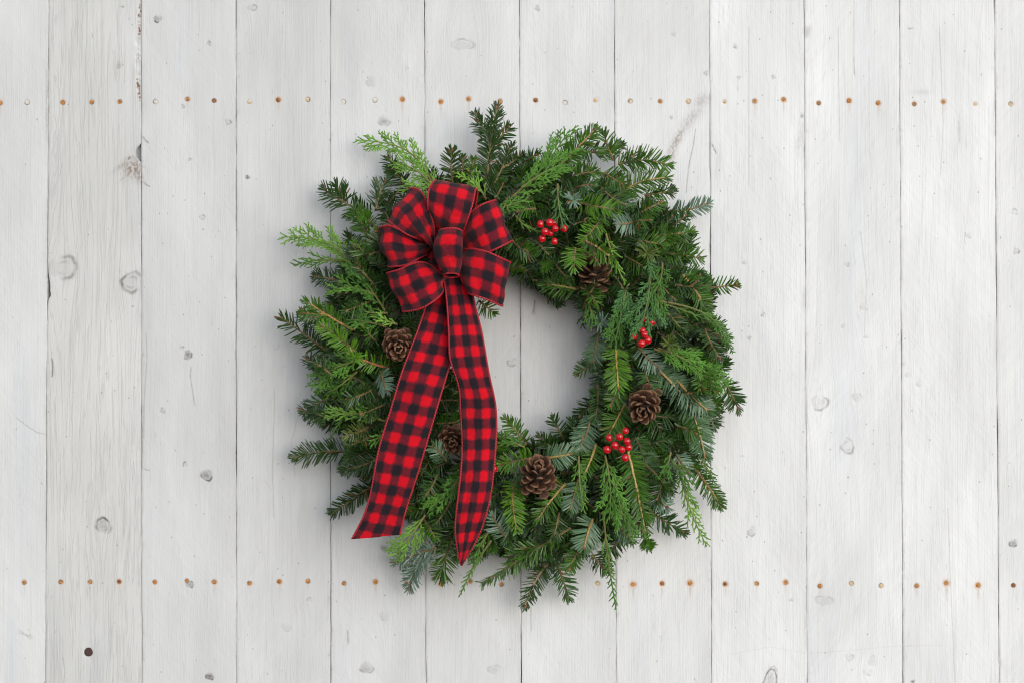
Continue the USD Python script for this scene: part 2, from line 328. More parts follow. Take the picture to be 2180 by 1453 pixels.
# x, y, rx, ry, ring darkness, inner darkness
KNOTS = [(336, 40, 7, 7, .7, .5), (485, 260, 6, 5, .45, .1), (445, 93, 4, 4, .4, .3), (527, 378, 4.5, 3.5, .7, .9), (430, 463, 6, 5, .45, .15), (400, 755, 9, 8, .8, .75), (386, 740, 3, 3, .3, .1),
         (440, 1010, 11, 11, .8, .6), (345, 873, 5, 5, .4, .3), (404, 1243, 7, 7, .7, .5), (447, 1438, 8, 7, .8, .9), (394, 987, 4, 4, .5, .1), (134, 570, 26, 25, .42, .07), (280, 601, 21, 20, .6, .15),
         (220, 1118, 15, 16, .75, .3), (537, 17, 10, 6, .4, .12), (790, 175, 10, 9, .25, .22), (817, 258, 12, 10, .3, .42), (985, 95, 26, 10, .3, .1), (1090, 771, 9, 8, .42, .08), (1143, 18, 5, 5, .4, .3),
         (1804, 948, 12, 17, .42, .1), (1745, 857, 20, 13, .4, .15), (1585, 559, 4, 4, .25, .4), (1625, 671, 4, 4, .3, .3), (1595, 720, 4, 4, .3, .4), (1804, 563, 4, 4, .35, .2), (1840, 653, 9, 7, .2, .12),
         (1844, 716, 5, 4, .2, .2), (1794, 695, 4, 4, .2, .2), (1824, 845, 9, 9, .2, .15), (1931, 798, 5, 5, .15, .2), (1955, 816, 5, 6, .15, .15), (2163, 535, 6, 6, .5, .25), (2062, 501, 6, 6, .25, .15),
         (1600, 1130, 8, 9, .42, .2), (2158, 1155, 8, 7, .8, .55), (1754, 1278, 17, 10, .22, .14), (1808, 1398, 10, 6, .3, .1), (1858, 1407, 9, 10, .15, .15), (1565, 100, 4, 5, .2, .4), (1718, 66, 9, 14, .1, .32),
         (1434, 73, 4, 4, .2, .2), (1573, 166, 3, 3, .3, .2), (1647, 165, 3.5, 4, .3, .3), (2160, 452, 6, 6, .4, .1), (1938, 61, 6, 2, .3, .5), (1708, 246, 4, 4, .5, .6), (1504, 155, 4, 5, .4, .4),
         (780, 1420, 13, 11, .35, .4), (820, 1310, 11, 9, .18, .14), (610, 1335, 9, 8, .22, .1), (817, 1165, 8, 7, .3, .5), (588, 738, 7, 5, .25, .05), (405, 340, 2.5, 2.5, .5, .1), (389, 227, 3, 3, .4, .1),
         (660, 1275, 5, 4, .3, .1), (260, 15, 3, 2, .3, .3), (254, 139, 5, 8, .15, .35), (1685, 1275, 3, 3, .3, .3), (1944, 1449, 3, 3, .7, .8), (274, 336, 2.5, 2.5, .8, .9), (1430, 249, 3, 3, .4, .3), (1052, 1424, 12, 9, .2, .16), (1848, 1430, 8, 6, .2, .1)]
# polylines: strength (dark), half width px, bare, points
CRACKS = [(.55, 1.1, 0, [(1481, 275), (1476, 310), (1468, 345), (1463, 385), (1461, 410)]), (.5, 1.0, 0, [(407, 780), (405, 800), (410, 830), (414, 860)]), (.4, 1.0, 0, [(311, 710), (313, 760), (310, 800), (307, 850), (306, 930)]),
          (.6, 1.2, 0, [(740, 1343), (741, 1365)]), (.5, 1.2, 0, [(303, 995), (312, 999), (318, 1000)]), (.6, 1.5, 0, [(306, 388), (311, 393), (318, 397)]), (.55, 1.6, .5, [(304, 292), (309, 299), (316, 304)]),
          (.8, 1.6, 0, [(110, 764), (112, 780), (111, 800)]), (.4, 1.2, 0, [(37, 890), (60, 908), (80, 920), (94, 923)]), (.55, 1.1, 0, [(1818, 122), (1819, 157)]), (.35, .9, 0, [(1818, 0), (1818, 122)]),
          (.32, .9, 0, [(1594, 60), (1594, 400)]), (.3, .9, 0, [(1785, 60), (1786, 180), (1788, 300)]), (.3, .9, 0, [(2000, 60), (2004, 160), (2008, 260), (2003, 370)]), (.35, .9, 0, [(2018, 1080), (2024, 1250), (2031, 1400), (2033, 1453)]),
          (.35, 1.0, 0, [(2041, 260), (2043, 300)]), (.7, 1.3, 0, [(1515, 305), (1520, 316), (1524, 325)]), (.5, 1.0, 0, [(865, 308), (866, 330), (864, 372)]), (.25, .8, 0, [(866, 372), (865, 430)]),
          (.8, 1.4, 0, [(1139, 641), (1137, 656)]), (.35, .8, 0, [(127, 374), (131, 352)]), (.12, .9, 0, [(1555, 1392), (1590, 1384), (1640, 1376), (1720, 1390), (1800, 1384), (1900, 1375), (2010, 1372)]),
          (.5, .9, 0, [(196, 72), (197, 80)]), (.35, .9, 0, [(585, 830), (583, 900), (580, 1000), (583, 1100)]), (.3, .8, 0, [(640, 860), (620, 940), (628, 1010)]),
          (.25, .9, 0, [(1850, 120), (1851, 330)]), (.3, .9, 0, [(1833, 500), (1845, 600), (1840, 720)]), (.6, 1.2, 0, [(50, 1348), (58, 1352)]), (.3, .8, 0, [(566, 1026), (574, 1032), (575, 1038)]),
          (.8, 1.7, 0, [(1625, 1453), (1632, 1433), (1640, 1423), (1648, 1424), (1653, 1438), (1653, 1453)]), (.5, 1.0, 0, [(1628, 1440), (1637, 1422), (1648, 1416), (1655, 1428)]),
          (.35, 1.0, 0, [(135, 1453), (138, 1430), (134, 1400)]), (.3, .9, 0, [(240, 1453), (242, 1390)]), (.4, 1.0, 0, [(1130, 1290), (1131, 1340)])]
# soft smears: x, y, rx, ry, angle deg, dark, bare
SMEARS = [(1470, 255, 50, 12, -52, .20, .25), (1440, 300, 40, 9, -62, .26, .55), (1430, 335, 22, 7, -65, .2, .6), (1495, 215, 22, 14, -45, .22, .2), (283, 358, 22, 22, -35, .2, .85), (296, 372, 8, 22, -10, .25, .6), (262, 350, 24, 5, -40, .3, .35), (272, 370, 22, 4, -42, .3, .3),
          (1703, 300, 10, 36, 8, .14, .1), (1712, 300, 4, 60, 0, .3, 0), (1712, 640, 4, 30, 0, .3, 0), (1717, 880, 3, 40, 0, .35, 0), (1920, 330, 3, 60, 0, .14, 0), (2116, 250, 4, 60, 0, .22, 0), (2123, 600, 4, 50, 0, .2, 0), (101, 190, 4, 60, 0, .3, .2), (101, 260, 4, 50, 0, .4, 0), (99, 1000, 3, 80, 0, .3, 0),
          (1960, 196, 26, 6, 0, .14, 0), (1107, 620, 3, 60, 0, .5, 0), (1107, 760, 3, 80, 0, .3, 0), (704, 1160, 3, 60, 0, .35, 0), (1716, 1310, 4, 80, 0, .3, 0), (904, 300, 3, 50, 0, .15, 0), (1640, 1445, 12, 22, 12, .25, .15), (88, 960, 30, 40, 0, .05, 0), (1530, 350, 10, 40, 5, .1, 0), (2143, 1020, 12, 60, 0, .06, 0), (130, 365, 8, 40, 0, .05, 0)]
CHIPS = [(296, 62, 3, 13), (298, 20, 2.5, 20), (295, 190, 2.5, 12), (292, 178, 2, 10), (297, 204, 2, 9), (293, 120, 1.6, 6), (294, 38, 1.5, 8)]
NAILS_TOP = [(0, 219, 'rust_orange'), (57, 218, 'nail_painted'), (133, 218, 'rust_orange'), (195, 217, 'rust_orange'), (255, 217, 'rust_orange'), (331, 217, 'nail_painted'), (399, 212, 'rust_orange'), (456, 215, 'rust_dark'),
             (531, 217, 'rust_painted'), (592, 213, 'rust_dark'), (655, 212, 'rust_painted'), (731, 217, 'nail_painted'), (798, 213, 'nail_painted'), (856, 212, 'rust_orange'), (938, 217, 'rust_orange'), (998, 211, 'rust_orange'),
             (1064, 216, 'rust_orange'), (1140, 214, 'rust_dark'), (1203, 219, 'nail_painted'), (1268, 214, 'rust_painted'), (1342, 216, 'rust_painted'), (1406, 216, 'rust_orange'), (1465, 216, 'rust_painted'), (1542, 217, 'rust_painted'),
             (1607, 216, 'rust_orange'), (1668, 213, 'rust_orange'), (1743, 220, 'rust_orange'), (1808, 215, 'rust_orange'), (1870, 220, 'rust_orange'), (1947, 221, 'rust_orange'), (2009, 217, 'rust_orange'), (2076, 222, 'rust_painted'), (2152, 222, 'rust_painted')]
NAILS_BOT = [(51, 1238, 'rust_orange'), (129, 1238, 'rust_orange'), (192, 1238, 'rust_orange'), (253, 1237, 'rust_dark'), (329, 1238, 'rust_orange'), (397, 1235, 'rust_orange'), (456, 1238, 'rust_orange'), (531, 1241, 'rust_orange'),
             (595, 1237, 'rust_orange'), (655, 1236, 'rust_orange'), (733, 1241, 'rust_orange'), (799, 1237, 'rust_orange'), (866, 1240, 'rust_orange'), (938, 1242, 'rust_orange'), (1001, 1236, 'rust_orange'), (1068, 1242, 'rust_orange'),
             (1272, 1241, 'rust_painted'), (1348, 1243, 'rust_orange'), (1409, 1241, 'rust_dark'), (1469, 1240, 'rust_orange'), (1544, 1242, 'rust_dark'), (1610, 1241, 'rust_orange'), (1672, 1238, 'rust_orange'), (1746, 1246, 'rust_orange'),
             (1812, 1241, 'rust_painted'), (1876, 1246, 'rust_painted'), (1952, 1246, 'rust_orange'), (2015, 1240, 'rust_orange'), (2082, 1245, 'rust_orange'), (2157, 1245, 'rust_dark')]
NAILS = NAILS_TOP + NAILS_BOT
rng = np.random.default_rng(5)
HALO = {(x, y): rng.uniform(.15, 1) for x, y, _ in NAILS}
for k in ((1348, 1243), (1469, 1240), (2015, 1240), (2082, 1245)):
    HALO[k] = 1.7
#            grain, yellow, value for each of the 16 planks; value paints in light growing rightward
TONE_LIGHT = [(.3, .1, .60), (.3, .1, .60), (.28, .0, .615), (.8, .35, .605), (.32, .0, .60), (.38, 0, .595), (.34, .0, .61), (.34, .05, .63), (.34, .05, .66), (.34, .1, .695), (.38, .05, .72), (.38, .05, .74), (.4, .1, .755), (.38, .2, .74), (.3, .2, .72), (.3, .2, .72)]


def jag(y, seed, amp):
    p = np.stack([np.asarray(y, float) / 23.0, np.full(len(y), seed * 3.7), np.zeros(len(y))], -1)
    q2 = p * [4.1, 1, 1]
    q3 = p * [.22, 1, 1]
    return amp * (np.clip(meshkit.noise(q3, seed + 21) * 3.2 - 1.5, -.55, 1.0) * 1.1 + (meshkit.noise(p, seed) - .5) * 1.6 + (meshkit.noise(q2, seed + 9) - .5) * .8)


def seg_dist(X, Y, pts):
    best = np.full(len(X), 1e9)
    for (x0, y0), (x1, y1) in zip(pts[:-1], pts[1:]):
        dx, dy = x1 - x0, y1 - y0
        t = np.clip(((X - x0) * dx + (Y - y0) * dy) / (dx * dx + dy * dy + 1e-9), 0, 1)
        best = np.minimum(best, np.hypot(X - x0 - t * dx, Y - y0 - t * dy))
    return best


def plank(i, parent):
    r = np.random.default_rng(100 + i)
    xl_end, xr_end = seam(i, 726), seam(i + 1, 726)
    seen = xr_end > -20 and xl_end < 2200
    ys = np.arange(TOP, BOT + 1, 5.0 if seen else 40.0)
    gap = .45
    L = seam(i, ys) + gap + jag(ys, i * 2 + 1, .45 if seen else 0)
    R = seam(i + 1, ys) - gap - jag(ys, i * 2 + 2, .45 if seen else 0)
    if i == 3:
        L = L + 5.5 * np.exp(-((ys - 610) / 24.0) ** 2)                     # dark slit
        L = L + 4.0 * np.exp(-((ys - 628) / 6.0) ** 2)
        m = np.abs(ys - 325) < 19                                            # half a knot hole in the edge
        R = np.where(m, np.minimum(R, 304 - 15.5 * np.sqrt(np.clip(1 - ((ys - 325) / 18.5) ** 2, 0, 1))), R)
    outline = np.concatenate([np.stack([L, ys], -1), np.stack([R, ys], -1)[::-1]])
    poly = Polygon(outline)
    holes = []
    if i == 3:
        a = np.linspace(0, 2 * np.pi, 28, endpoint=False)
        holes.append(np.stack([188 + 9.3 * np.cos(a) * (1 + .05 * np.sin(3 * a)), 1387 + 9.6 * np.sin(a)], -1))
    poly = Polygon(outline, holes)
    inner = poly.buffer(-1.8)
    pts = []
    if seen:
        gx, gy = np.meshgrid(np.arange(xl_end - 20, xr_end + 20, 13), np.arange(-20, 1475, 15))
        pts.append(np.stack([gx, gy], -1).reshape(-1, 2) + r.uniform(-4, 4, (gx.size, 2)))
        gx, gy = np.meshgrid(np.linspace(xl_end, xr_end, 6), np.r_[np.arange(TOP, -30, 60), np.arange(1490, BOT, 60)])
        pts.append(np.stack([gx, gy], -1).reshape(-1, 2) + r.uniform(-2, 2, (gx.size, 2)))
        for kx, ky, rx, ry, _, _ in KNOTS:
            if xl_end - 30 < kx < xr_end + 30:
                e = 1.9 if rx > 6 else 1.5
                n = np.arange(-rx * 1.5 - 3, rx * 1.5 + 3, e)
                m = np.arange(-ry * 1.5 - 3, ry * 1.5 + 3, e)
                a, b = np.meshgrid(n, m)
                k = (a / (rx * 1.5 + 3)) ** 2 + (b / (ry * 1.5 + 3)) ** 2 < 1
                pts.append(np.stack([kx + a[k], ky + b[k]], -1) + r.uniform(-.4, .4, (k.sum(), 2)))
        for _, hw, _, pl in CRACKS:
            pl = np.array(pl, float)
            for p0, p1 in zip(pl[:-1], pl[1:]):
                n = max(2, int(np.hypot(*(p1 - p0)) / 2.5))
                t = np.linspace(0, 1, n)[:, None]
                c = p0 + (p1 - p0) * t
                nn = np.array([-(p1 - p0)[1], (p1 - p0)[0]]) / np.hypot(*(p1 - p0))
                for o in (-2.2 * hw, -hw * .9, 0, hw * .9, 2.2 * hw):
                    pts.append(c + nn * o)
        for sx, sy, rx, ry, an, _, _ in SMEARS:
            a, b = np.meshgrid(np.arange(-1.6, 1.61, .12), np.arange(-1.6, 1.61, .16))
            c, s = math.cos(math.radians(an)), math.sin(math.radians(an))
            pts.append(np.stack([sx + c * a * rx - s * b * ry, sy + s * a * rx + c * b * ry], -1).reshape(-1, 2))
        if i == 3:
            for cx, cy, rx, ry in CHIPS:
                a, b = np.meshgrid(np.arange(-rx - 3, rx + 3, 1.1), np.arange(-ry - 3, ry + 3, 1.6))
                pts.append(np.stack([cx + a, cy + b], -1).reshape(-1, 2) + r.uniform(-.3, .3, (a.size, 2)))
            a, b = np.meshgrid(np.arange(280, 300, 1.6), np.arange(30, 212, 2.2))
            pts.append(np.stack([a, b], -1).reshape(-1, 2))
        for o in (3.2, 5.5, 8.5):
            yv = np.arange(-10, 1465, 4.5)
            pts.append(np.stack([seam(i, yv) + o, yv + o], -1)); pts.append(np.stack([seam(i + 1, yv) - o, yv + o], -1))
        for nx, ny, _ in NAILS:
            if xl_end < nx < xr_end:
                for rad, k in ((3, 8), (4.3, 14), (5.1, 14), (6.2, 14), (8, 14), (10, 14), (13, 14)):
                    t = np.arange(k) / k * 2 * np.pi
                    pts.append(np.stack([nx + rad * np.cos(t), ny + rad * np.sin(t) + max(0, rad - 6) * .3], -1))
                a, b = np.meshgrid(np.arange(-5, 5.1, 1.6), np.arange(8, 30, 3))
                pts.append(np.stack([nx + a, ny + b], -1).reshape(-1, 2))
    else:
        gx, gy = np.meshgrid(np.linspace(xl_end, xr_end, 5)[1:-1], np.arange(TOP + 30, BOT, 60))
        pts.append(np.stack([gx, gy], -1).reshape(-1, 2))
    pts = np.concatenate(pts)
    pts = pts[contains_xy(inner.buffer(-1.0), pts[:, 0], pts[:, 1])]
    # thin out points that nearly coincide
    key = np.round(pts / .9).astype(int)
    pts = pts[np.unique(key, axis=0, return_index=True)[1]]
    ins = []
    for g in getattr(inner, 'geoms', [inner]):
        for ring in [g.exterior] + list(g.interiors):
            n = max(8, int(ring.length / 5.0))
            ins.append(np.array([ring.interpolate(t, normalized=True).coords[0] for t in np.linspace(0, 1, n, endpoint=False)]))
    ins = np.concatenate(ins)
    nb = len(outline)
    P = np.concatenate([outline] + holes + [ins, pts])
    tri = Delaunay(P, qhull_options='QJ Pp').simplices
    c = P[tri].mean(1)
    tri = tri[contains_xy(poly, c[:, 0], c[:, 1])]
    e1, e2 = P[tri[:, 1]] - P[tri[:, 0]], P[tri[:, 2]] - P[tri[:, 0]]
    cr = e1[:, 0] * e2[:, 1] - e1[:, 1] * e2[:, 0]
    tri = tri[np.abs(cr) > 1e-4]; cr = cr[np.abs(cr) > 1e-4]
    tri[cr < 0] = tri[cr < 0][:, ::-1]                    # y runs down: this order faces the viewer (-y)
    tri = tri[:, ::-1] if False else tri
    X, Y = P[:, 0], P[:, 1]
    isb = np.zeros(len(P), bool); isb[:nb + sum(map(len, holes))] = True
    # marks
    dark, rst, bare, depth = (np.zeros(len(P)) for _ in range(4))
    gxw = X.copy()
    if seen:
        for kx, ky, rx, ry, ring, core in KNOTS:
            if not (xl_end - 5 < kx < xr_end + 5):
                continue
            a = np.arctan2(Y - ky, X - kx)
            wob = 1 + .10 * np.sin(2 * a + kx) + .07 * np.sin(3 * a + ky) + .04 * np.sin(7 * a + kx)
            q3 = np.hypot((X - kx) / rx, (Y - ky) / ry) / wob
            w = max(.17, 1.5 / rx); ring *= 1.7 * r.uniform(.75, 1.05); core *= 1.15
            side = np.clip(.55 + .45 * np.sin(a + kx * 1.7) + .3 * np.sin(3 * a + ky), 0.05, 1)
            dark = np.maximum(dark, ring * side * np.exp(-((q3 - 1) / w) ** 2))
            dark = np.maximum(dark, core * np.clip(1.15 - q3, 0, 1) ** .6)
            if rx > 7:
                dark = np.maximum(dark, .5 * ring * np.exp(-((q3 - .55) / w) ** 2) * (.5 + .5 * np.sin(a * 2 + ky)))
            depth += .00025 * np.exp(-((q3 - 1) / w) ** 2)
            rr = (rx * 1.5) ** 2
            gxw -= .85 * (X - kx) * rr / ((X - kx) ** 2 + ((Y - ky) / 2.4) ** 2 + rr)
        for st, hw, br, pl in CRACKS:
            d = seg_dist(X, Y, pl)
            k = np.exp(-(d / hw) ** 2)
            dark = np.maximum(dark, st * k); bare = np.maximum(bare, br * k); depth += .0007 * st * k
        for sx, sy, rx, ry, an, dk, br in SMEARS:
            c0, s0 = math.cos(math.radians(an)), math.sin(math.radians(an))
            u, v = (X - sx) * c0 + (Y - sy) * s0, -(X - sx) * s0 + (Y - sy) * c0
            k = np.exp(-((u / rx) ** 2 + (v / ry) ** 2) * 1.2)
            dark = np.maximum(dark, dk * k); bare = np.maximum(bare, br * k)
        if i == 3:
            for cx, cy, rx, ry in CHIPS:
                wob = 1 + .35 * np.sin(Y * .7 + cx)
                k = np.clip(1.5 - 1.1 * np.hypot((X - cx) / rx, (Y - cy) / ry) / wob, 0, 1)
                bare = np.maximum(bare, 1.6 * k); depth += .0010 * k
            k = np.clip((X - 287 - 3 * np.sin(Y * .13)) / 6, 0, 1) * ((Y > 78) & (Y < 175))
            depth += .0012 * k * (.6 + .6 * np.sin(Y * .37 + np.sin(Y * .11) * 2))
            # swollen rough paint round the knots
            for cx, cy, rx, ry in ((270, 290, 45, 32), (200, 530, 75, 30), (255, 565, 30, 28), (215, 1085, 22, 22), (205, 1365, 30, 10)):
                k = np.exp(-(((X - cx) / rx) ** 2 + ((Y - cy) / ry) ** 2) ** 2)
                q4 = np.stack([X / 7.0, Y / 3.6, np.zeros(len(X))], -1)
                depth -= .0011 * k * (meshkit.fbm(q4, 3, 4) - .35)
        for nx, ny, mname in NAILS:
            if xl_end < nx < xr_end:
                d = np.hypot(X - nx, Y - ny)
                h = HALO[(nx, ny)] * (.35 if 'painted' in mname else 1)
                depth += .0012 * np.exp(-(d / 5.2) ** 4)
                dark = np.maximum(dark, (1.15 if h > .12 else .35) * np.exp(-((d - 5.0) / .9) ** 2) * (.6 + .4 * np.sin(np.arctan2(Y - ny, X - nx) + nx)))
                rst = np.maximum(rst, np.clip(h, 0, 1) * .62 * np.exp(-(np.maximum(d - 4.5, 0) / (1.2 + 1.9 * h)) ** 2))
                rst = np.maximum(rst, np.clip(h, 0, 1) * .55 * np.exp(-((X - nx) / 2.6) ** 2) * np.exp(-np.clip(Y - ny - 5, 0, None) / (3 + 6 * h)) * (Y > ny))
                dark = np.maximum(dark, .18 * h * np.exp(-((X - nx - 1) / 2.0) ** 2) * np.exp(-np.abs(Y - ny - 16) / 12))
    # dirt that has settled along the joint
    ed = np.minimum(X - np.interp(Y, ys, L), np.interp(Y, ys, R) - X)
    sn = meshkit.noise(np.stack([Y / 31, np.full(len(Y), i * 5.0), np.zeros(len(Y))], -1), 3)
    s2 = np.clip(meshkit.noise(np.stack([Y / 9, np.full(len(Y), i * 5.0) + X / 30, np.zeros(len(Y))], -1), 8) * 3 - 1.9, 0, 1) * np.clip(sn * 2.4 - 1.1, 0, 1)
    dark = np.maximum(dark, .30 * np.exp(-np.clip(ed, 0, None) / 1.3) * (.3 + 1.2 * sn))
    dark = np.maximum(dark, .55 * s2 * np.exp(-np.clip(ed, 0, None) / 3.5))
    depth = depth + .0006 * s2 * np.exp(-np.clip(ed, 0, None) / 3.0)
    off = r.uniform(-.0006, .0006)
    yy = off + depth + np.where(isb, .0006, 0.0) + .0006 * (((X - xl_end) / max(1, xr_end - xl_end) - .5) ** 2) * 4
    front = np.stack([(X - 1090) * S, yy, (726.5 - Y) * S + EYE], -1)
    loops, o = [np.arange(nb)], nb
    for h in holes:
        loops.append(np.arange(o, o + len(h))); o += len(h)
    V, F, o = [front], [tri], len(front)
    src = [np.arange(len(front))]
    for lp in loops:
        a = front[lp].copy(); b = front[lp].copy(); b[:, 1] = .021
        n = len(lp)
        i0 = o + np.arange(n); i1 = o + n + np.arange(n)
        j0, j1 = np.roll(i0, -1), np.roll(i1, -1)
        V += [a, b]; F += [np.stack([i0, j0, j1], -1), np.stack([i0, j1, i1], -1)]; src += [lp, lp]; o += 2 * n
    V, F, src = np.concatenate(V), np.concatenate(F), np.concatenate(src)
    shift = np.array([r.uniform(0, 50), r.uniform(0, 50)])
    ang = math.radians(52) * (1 if i % 2 else -1)
    gz = (X * math.sin(ang) + Y * math.cos(ang)) * S
    grain = np.stack([gxw * S + shift[0], -Y * S + shift[1], gz + shift[0]], -1)[src]
    g, yl, val = TONE_LIGHT[i]
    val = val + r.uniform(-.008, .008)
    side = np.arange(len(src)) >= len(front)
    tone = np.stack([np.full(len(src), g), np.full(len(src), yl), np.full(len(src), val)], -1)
    marks = np.clip(np.stack([dark, rst, bare], -1), 0, 1.6)[src]
    marks[side, 2] = np.maximum(marks[side, 2], .0)
    marks[side, 0] = np.maximum(marks[side, 0], .35)
    return obj('plank', (V, F), 'painted_wood', parent, smooth=True, marks=marks, tone=tone, grain=grain)


def nail_mesh(x, y, r0, seed, sq=False):
    r = np.random.default_rng(seed)
    k = 4 if sq else 14
    a = np.arange(k) / k * 2 * np.pi + (np.pi / 4 if sq else 0)
    rings = [(1.0, .0012), (1.0, .0001), (.86, -.0002), (.55, -.0001), (.22, -.00035)]
    V = []
    w = 1 + r.uniform(-.06, .06, k)
    for f, d in rings:
        V.append(np.stack([x + r0 * f * w * np.cos(a), np.full(k, d) + r.uniform(-.00008, .00008, k), y + r0 * f * w * np.sin(a)], -1))
    V.append(np.array([[x, -.0004, y]]))
    V = np.concatenate(V); F = []
    for j in range(len(rings) - 1):
        for t in range(k):
            u = (t + 1) % k
            F += [(j * k + t, j * k + u, (j + 1) * k + u), (j * k + t, (j + 1) * k + u, (j + 1) * k + t)]
    for t in range(k):
        F.append(((len(rings) - 1) * k + t, (len(rings) - 1) * k + (t + 1) % k, len(V) - 1))
    V[:, 1] += .0006
    return V, np.array(F)


wall = thing('plank_wall', 'white painted wall of upright wooden planks with two rows of rusty nails', 'wall')
for i in range(len(SEAM) - 1):
    pp = plank(i, wall)
    for k, (nx, ny, m) in enumerate(NAILS):
        if seam(i, ny) < nx < seam(i + 1, ny):
            c = W(nx, ny)
            obj('nail', nail_mesh(c[0], c[2], (3.7 + .7 * ((k * 7) % 5) / 4) * S, k), m, pp, smooth=50)
    if i == 3:
        c = W(188, 1387)
        obj('wood_plug', nail_mesh(c[0], c[2], 9.0 * S, 77), 'plug_brown', pp, smooth=50)
        c = W(253, 1231)
    if i == 12:
        c = W(1971, 1243)
        obj('square_nail', nail_mesh(c[0], c[2], 4.2 * S, 78, True), 'plug_brown', pp)
zc = (TOP + BOT) / 2
b = trimesh.creation.box((3300 * S, .03, (BOT - TOP) * S))
b.apply_translation((0.02, .0365, (726.5 - zc) * S + EYE))
obj('backing_board', b, 'backing_wood', wall)
g = trimesh.creation.cylinder(.0108, .002, sections=24)
g.apply_transform(trimesh.transformations.rotation_matrix(math.pi / 2, (1, 0, 0)))
c = W(298, 325)
g.apply_translation((c[0] - .004, .0098, c[2]))
obj('metal_patch', g, 'grey_metal', wall, smooth=40)

# ------------------------------------------------------------------ the wreath
wreath = thing('evergreen_wreath', 'round green wreath of fir and cedar sprigs hanging on the white planks', 'wreath')
CX, CY = 1098, 762


def surf(px, py):
    """Depth of the wreath's face at a place of the ring."""
    r = math.hypot(px - CX, py - CY)
    q = (r - 320) / 215.0
    return .022 + .085 * math.sqrt(max(0.0, 1 - min(1, q * q)))


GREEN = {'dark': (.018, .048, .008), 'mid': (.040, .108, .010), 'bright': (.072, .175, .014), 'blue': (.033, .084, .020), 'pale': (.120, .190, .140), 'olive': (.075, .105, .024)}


def needles(base, d, nrm, length, width, tint, r):
    n = len(base)
    t = np.array([0, .18, .5, .82, 1.0])
    w = np.array([.55, 1, 1, .85, .35])
    side = unit(np.cross(d, nrm))
    nrm = np.cross(side, d)
    curv = r.uniform(-.05, .26, n)[:, None, None] * length[:, None, None]
    c = base[:, None] + d[:, None] * (t[None, :, None] * length[:, None, None]) + nrm[:, None] * (curv * (t ** 2)[None, :, None])
    hw = (width[:, None] * w * .5)[..., None]
    V = np.stack([c - side[:, None] * hw + nrm[:, None] * hw * .30, c - nrm[:, None] * hw * .12, c + side[:, None] * hw + nrm[:, None] * hw * .30], 2)   # n,5,3,3
    idx = np.arange(n * 15).reshape(n, 5, 3)
    F = []
    for k in range(2):
        a, b2, c2, d2 = idx[:, :-1, k], idx[:, :-1, k + 1], idx[:, 1:, k + 1], idx[:, 1:, k]
        F += [np.stack([a, b2, c2], -1).reshape(-1, 3), np.stack([a, c2, d2], -1).reshape(-1, 3)]
    col = np.asarray(tint)[None] * (1 + r.normal(0, .16, (n, 1))) * (1 + r.normal(0, .05, (n, 3)))
    old = r.random(n) < .012
    col[old] = np.array([.16, .085, .03])
    col = np.clip(col, .004, .9)
    cc = np.repeat(col[:, None], 15, 1).reshape(n, 5, 3, 3)
    cc[:, 0] = cc[:, 0] * .55 + np.array([.10, .14, .03]) * .45
    return V.reshape(-1, 3), np.concatenate(F), cc.reshape(-1, 3)


def ball(c, r0, ax, k=1.5):
    s = trimesh.creation.icosphere(1)
    v = s.vertices * r0
    ax = unit(np.asarray(ax))
    v = v + np.outer(v @ ax, ax) * (k - 1)
    return v + c, np.array(s.faces)


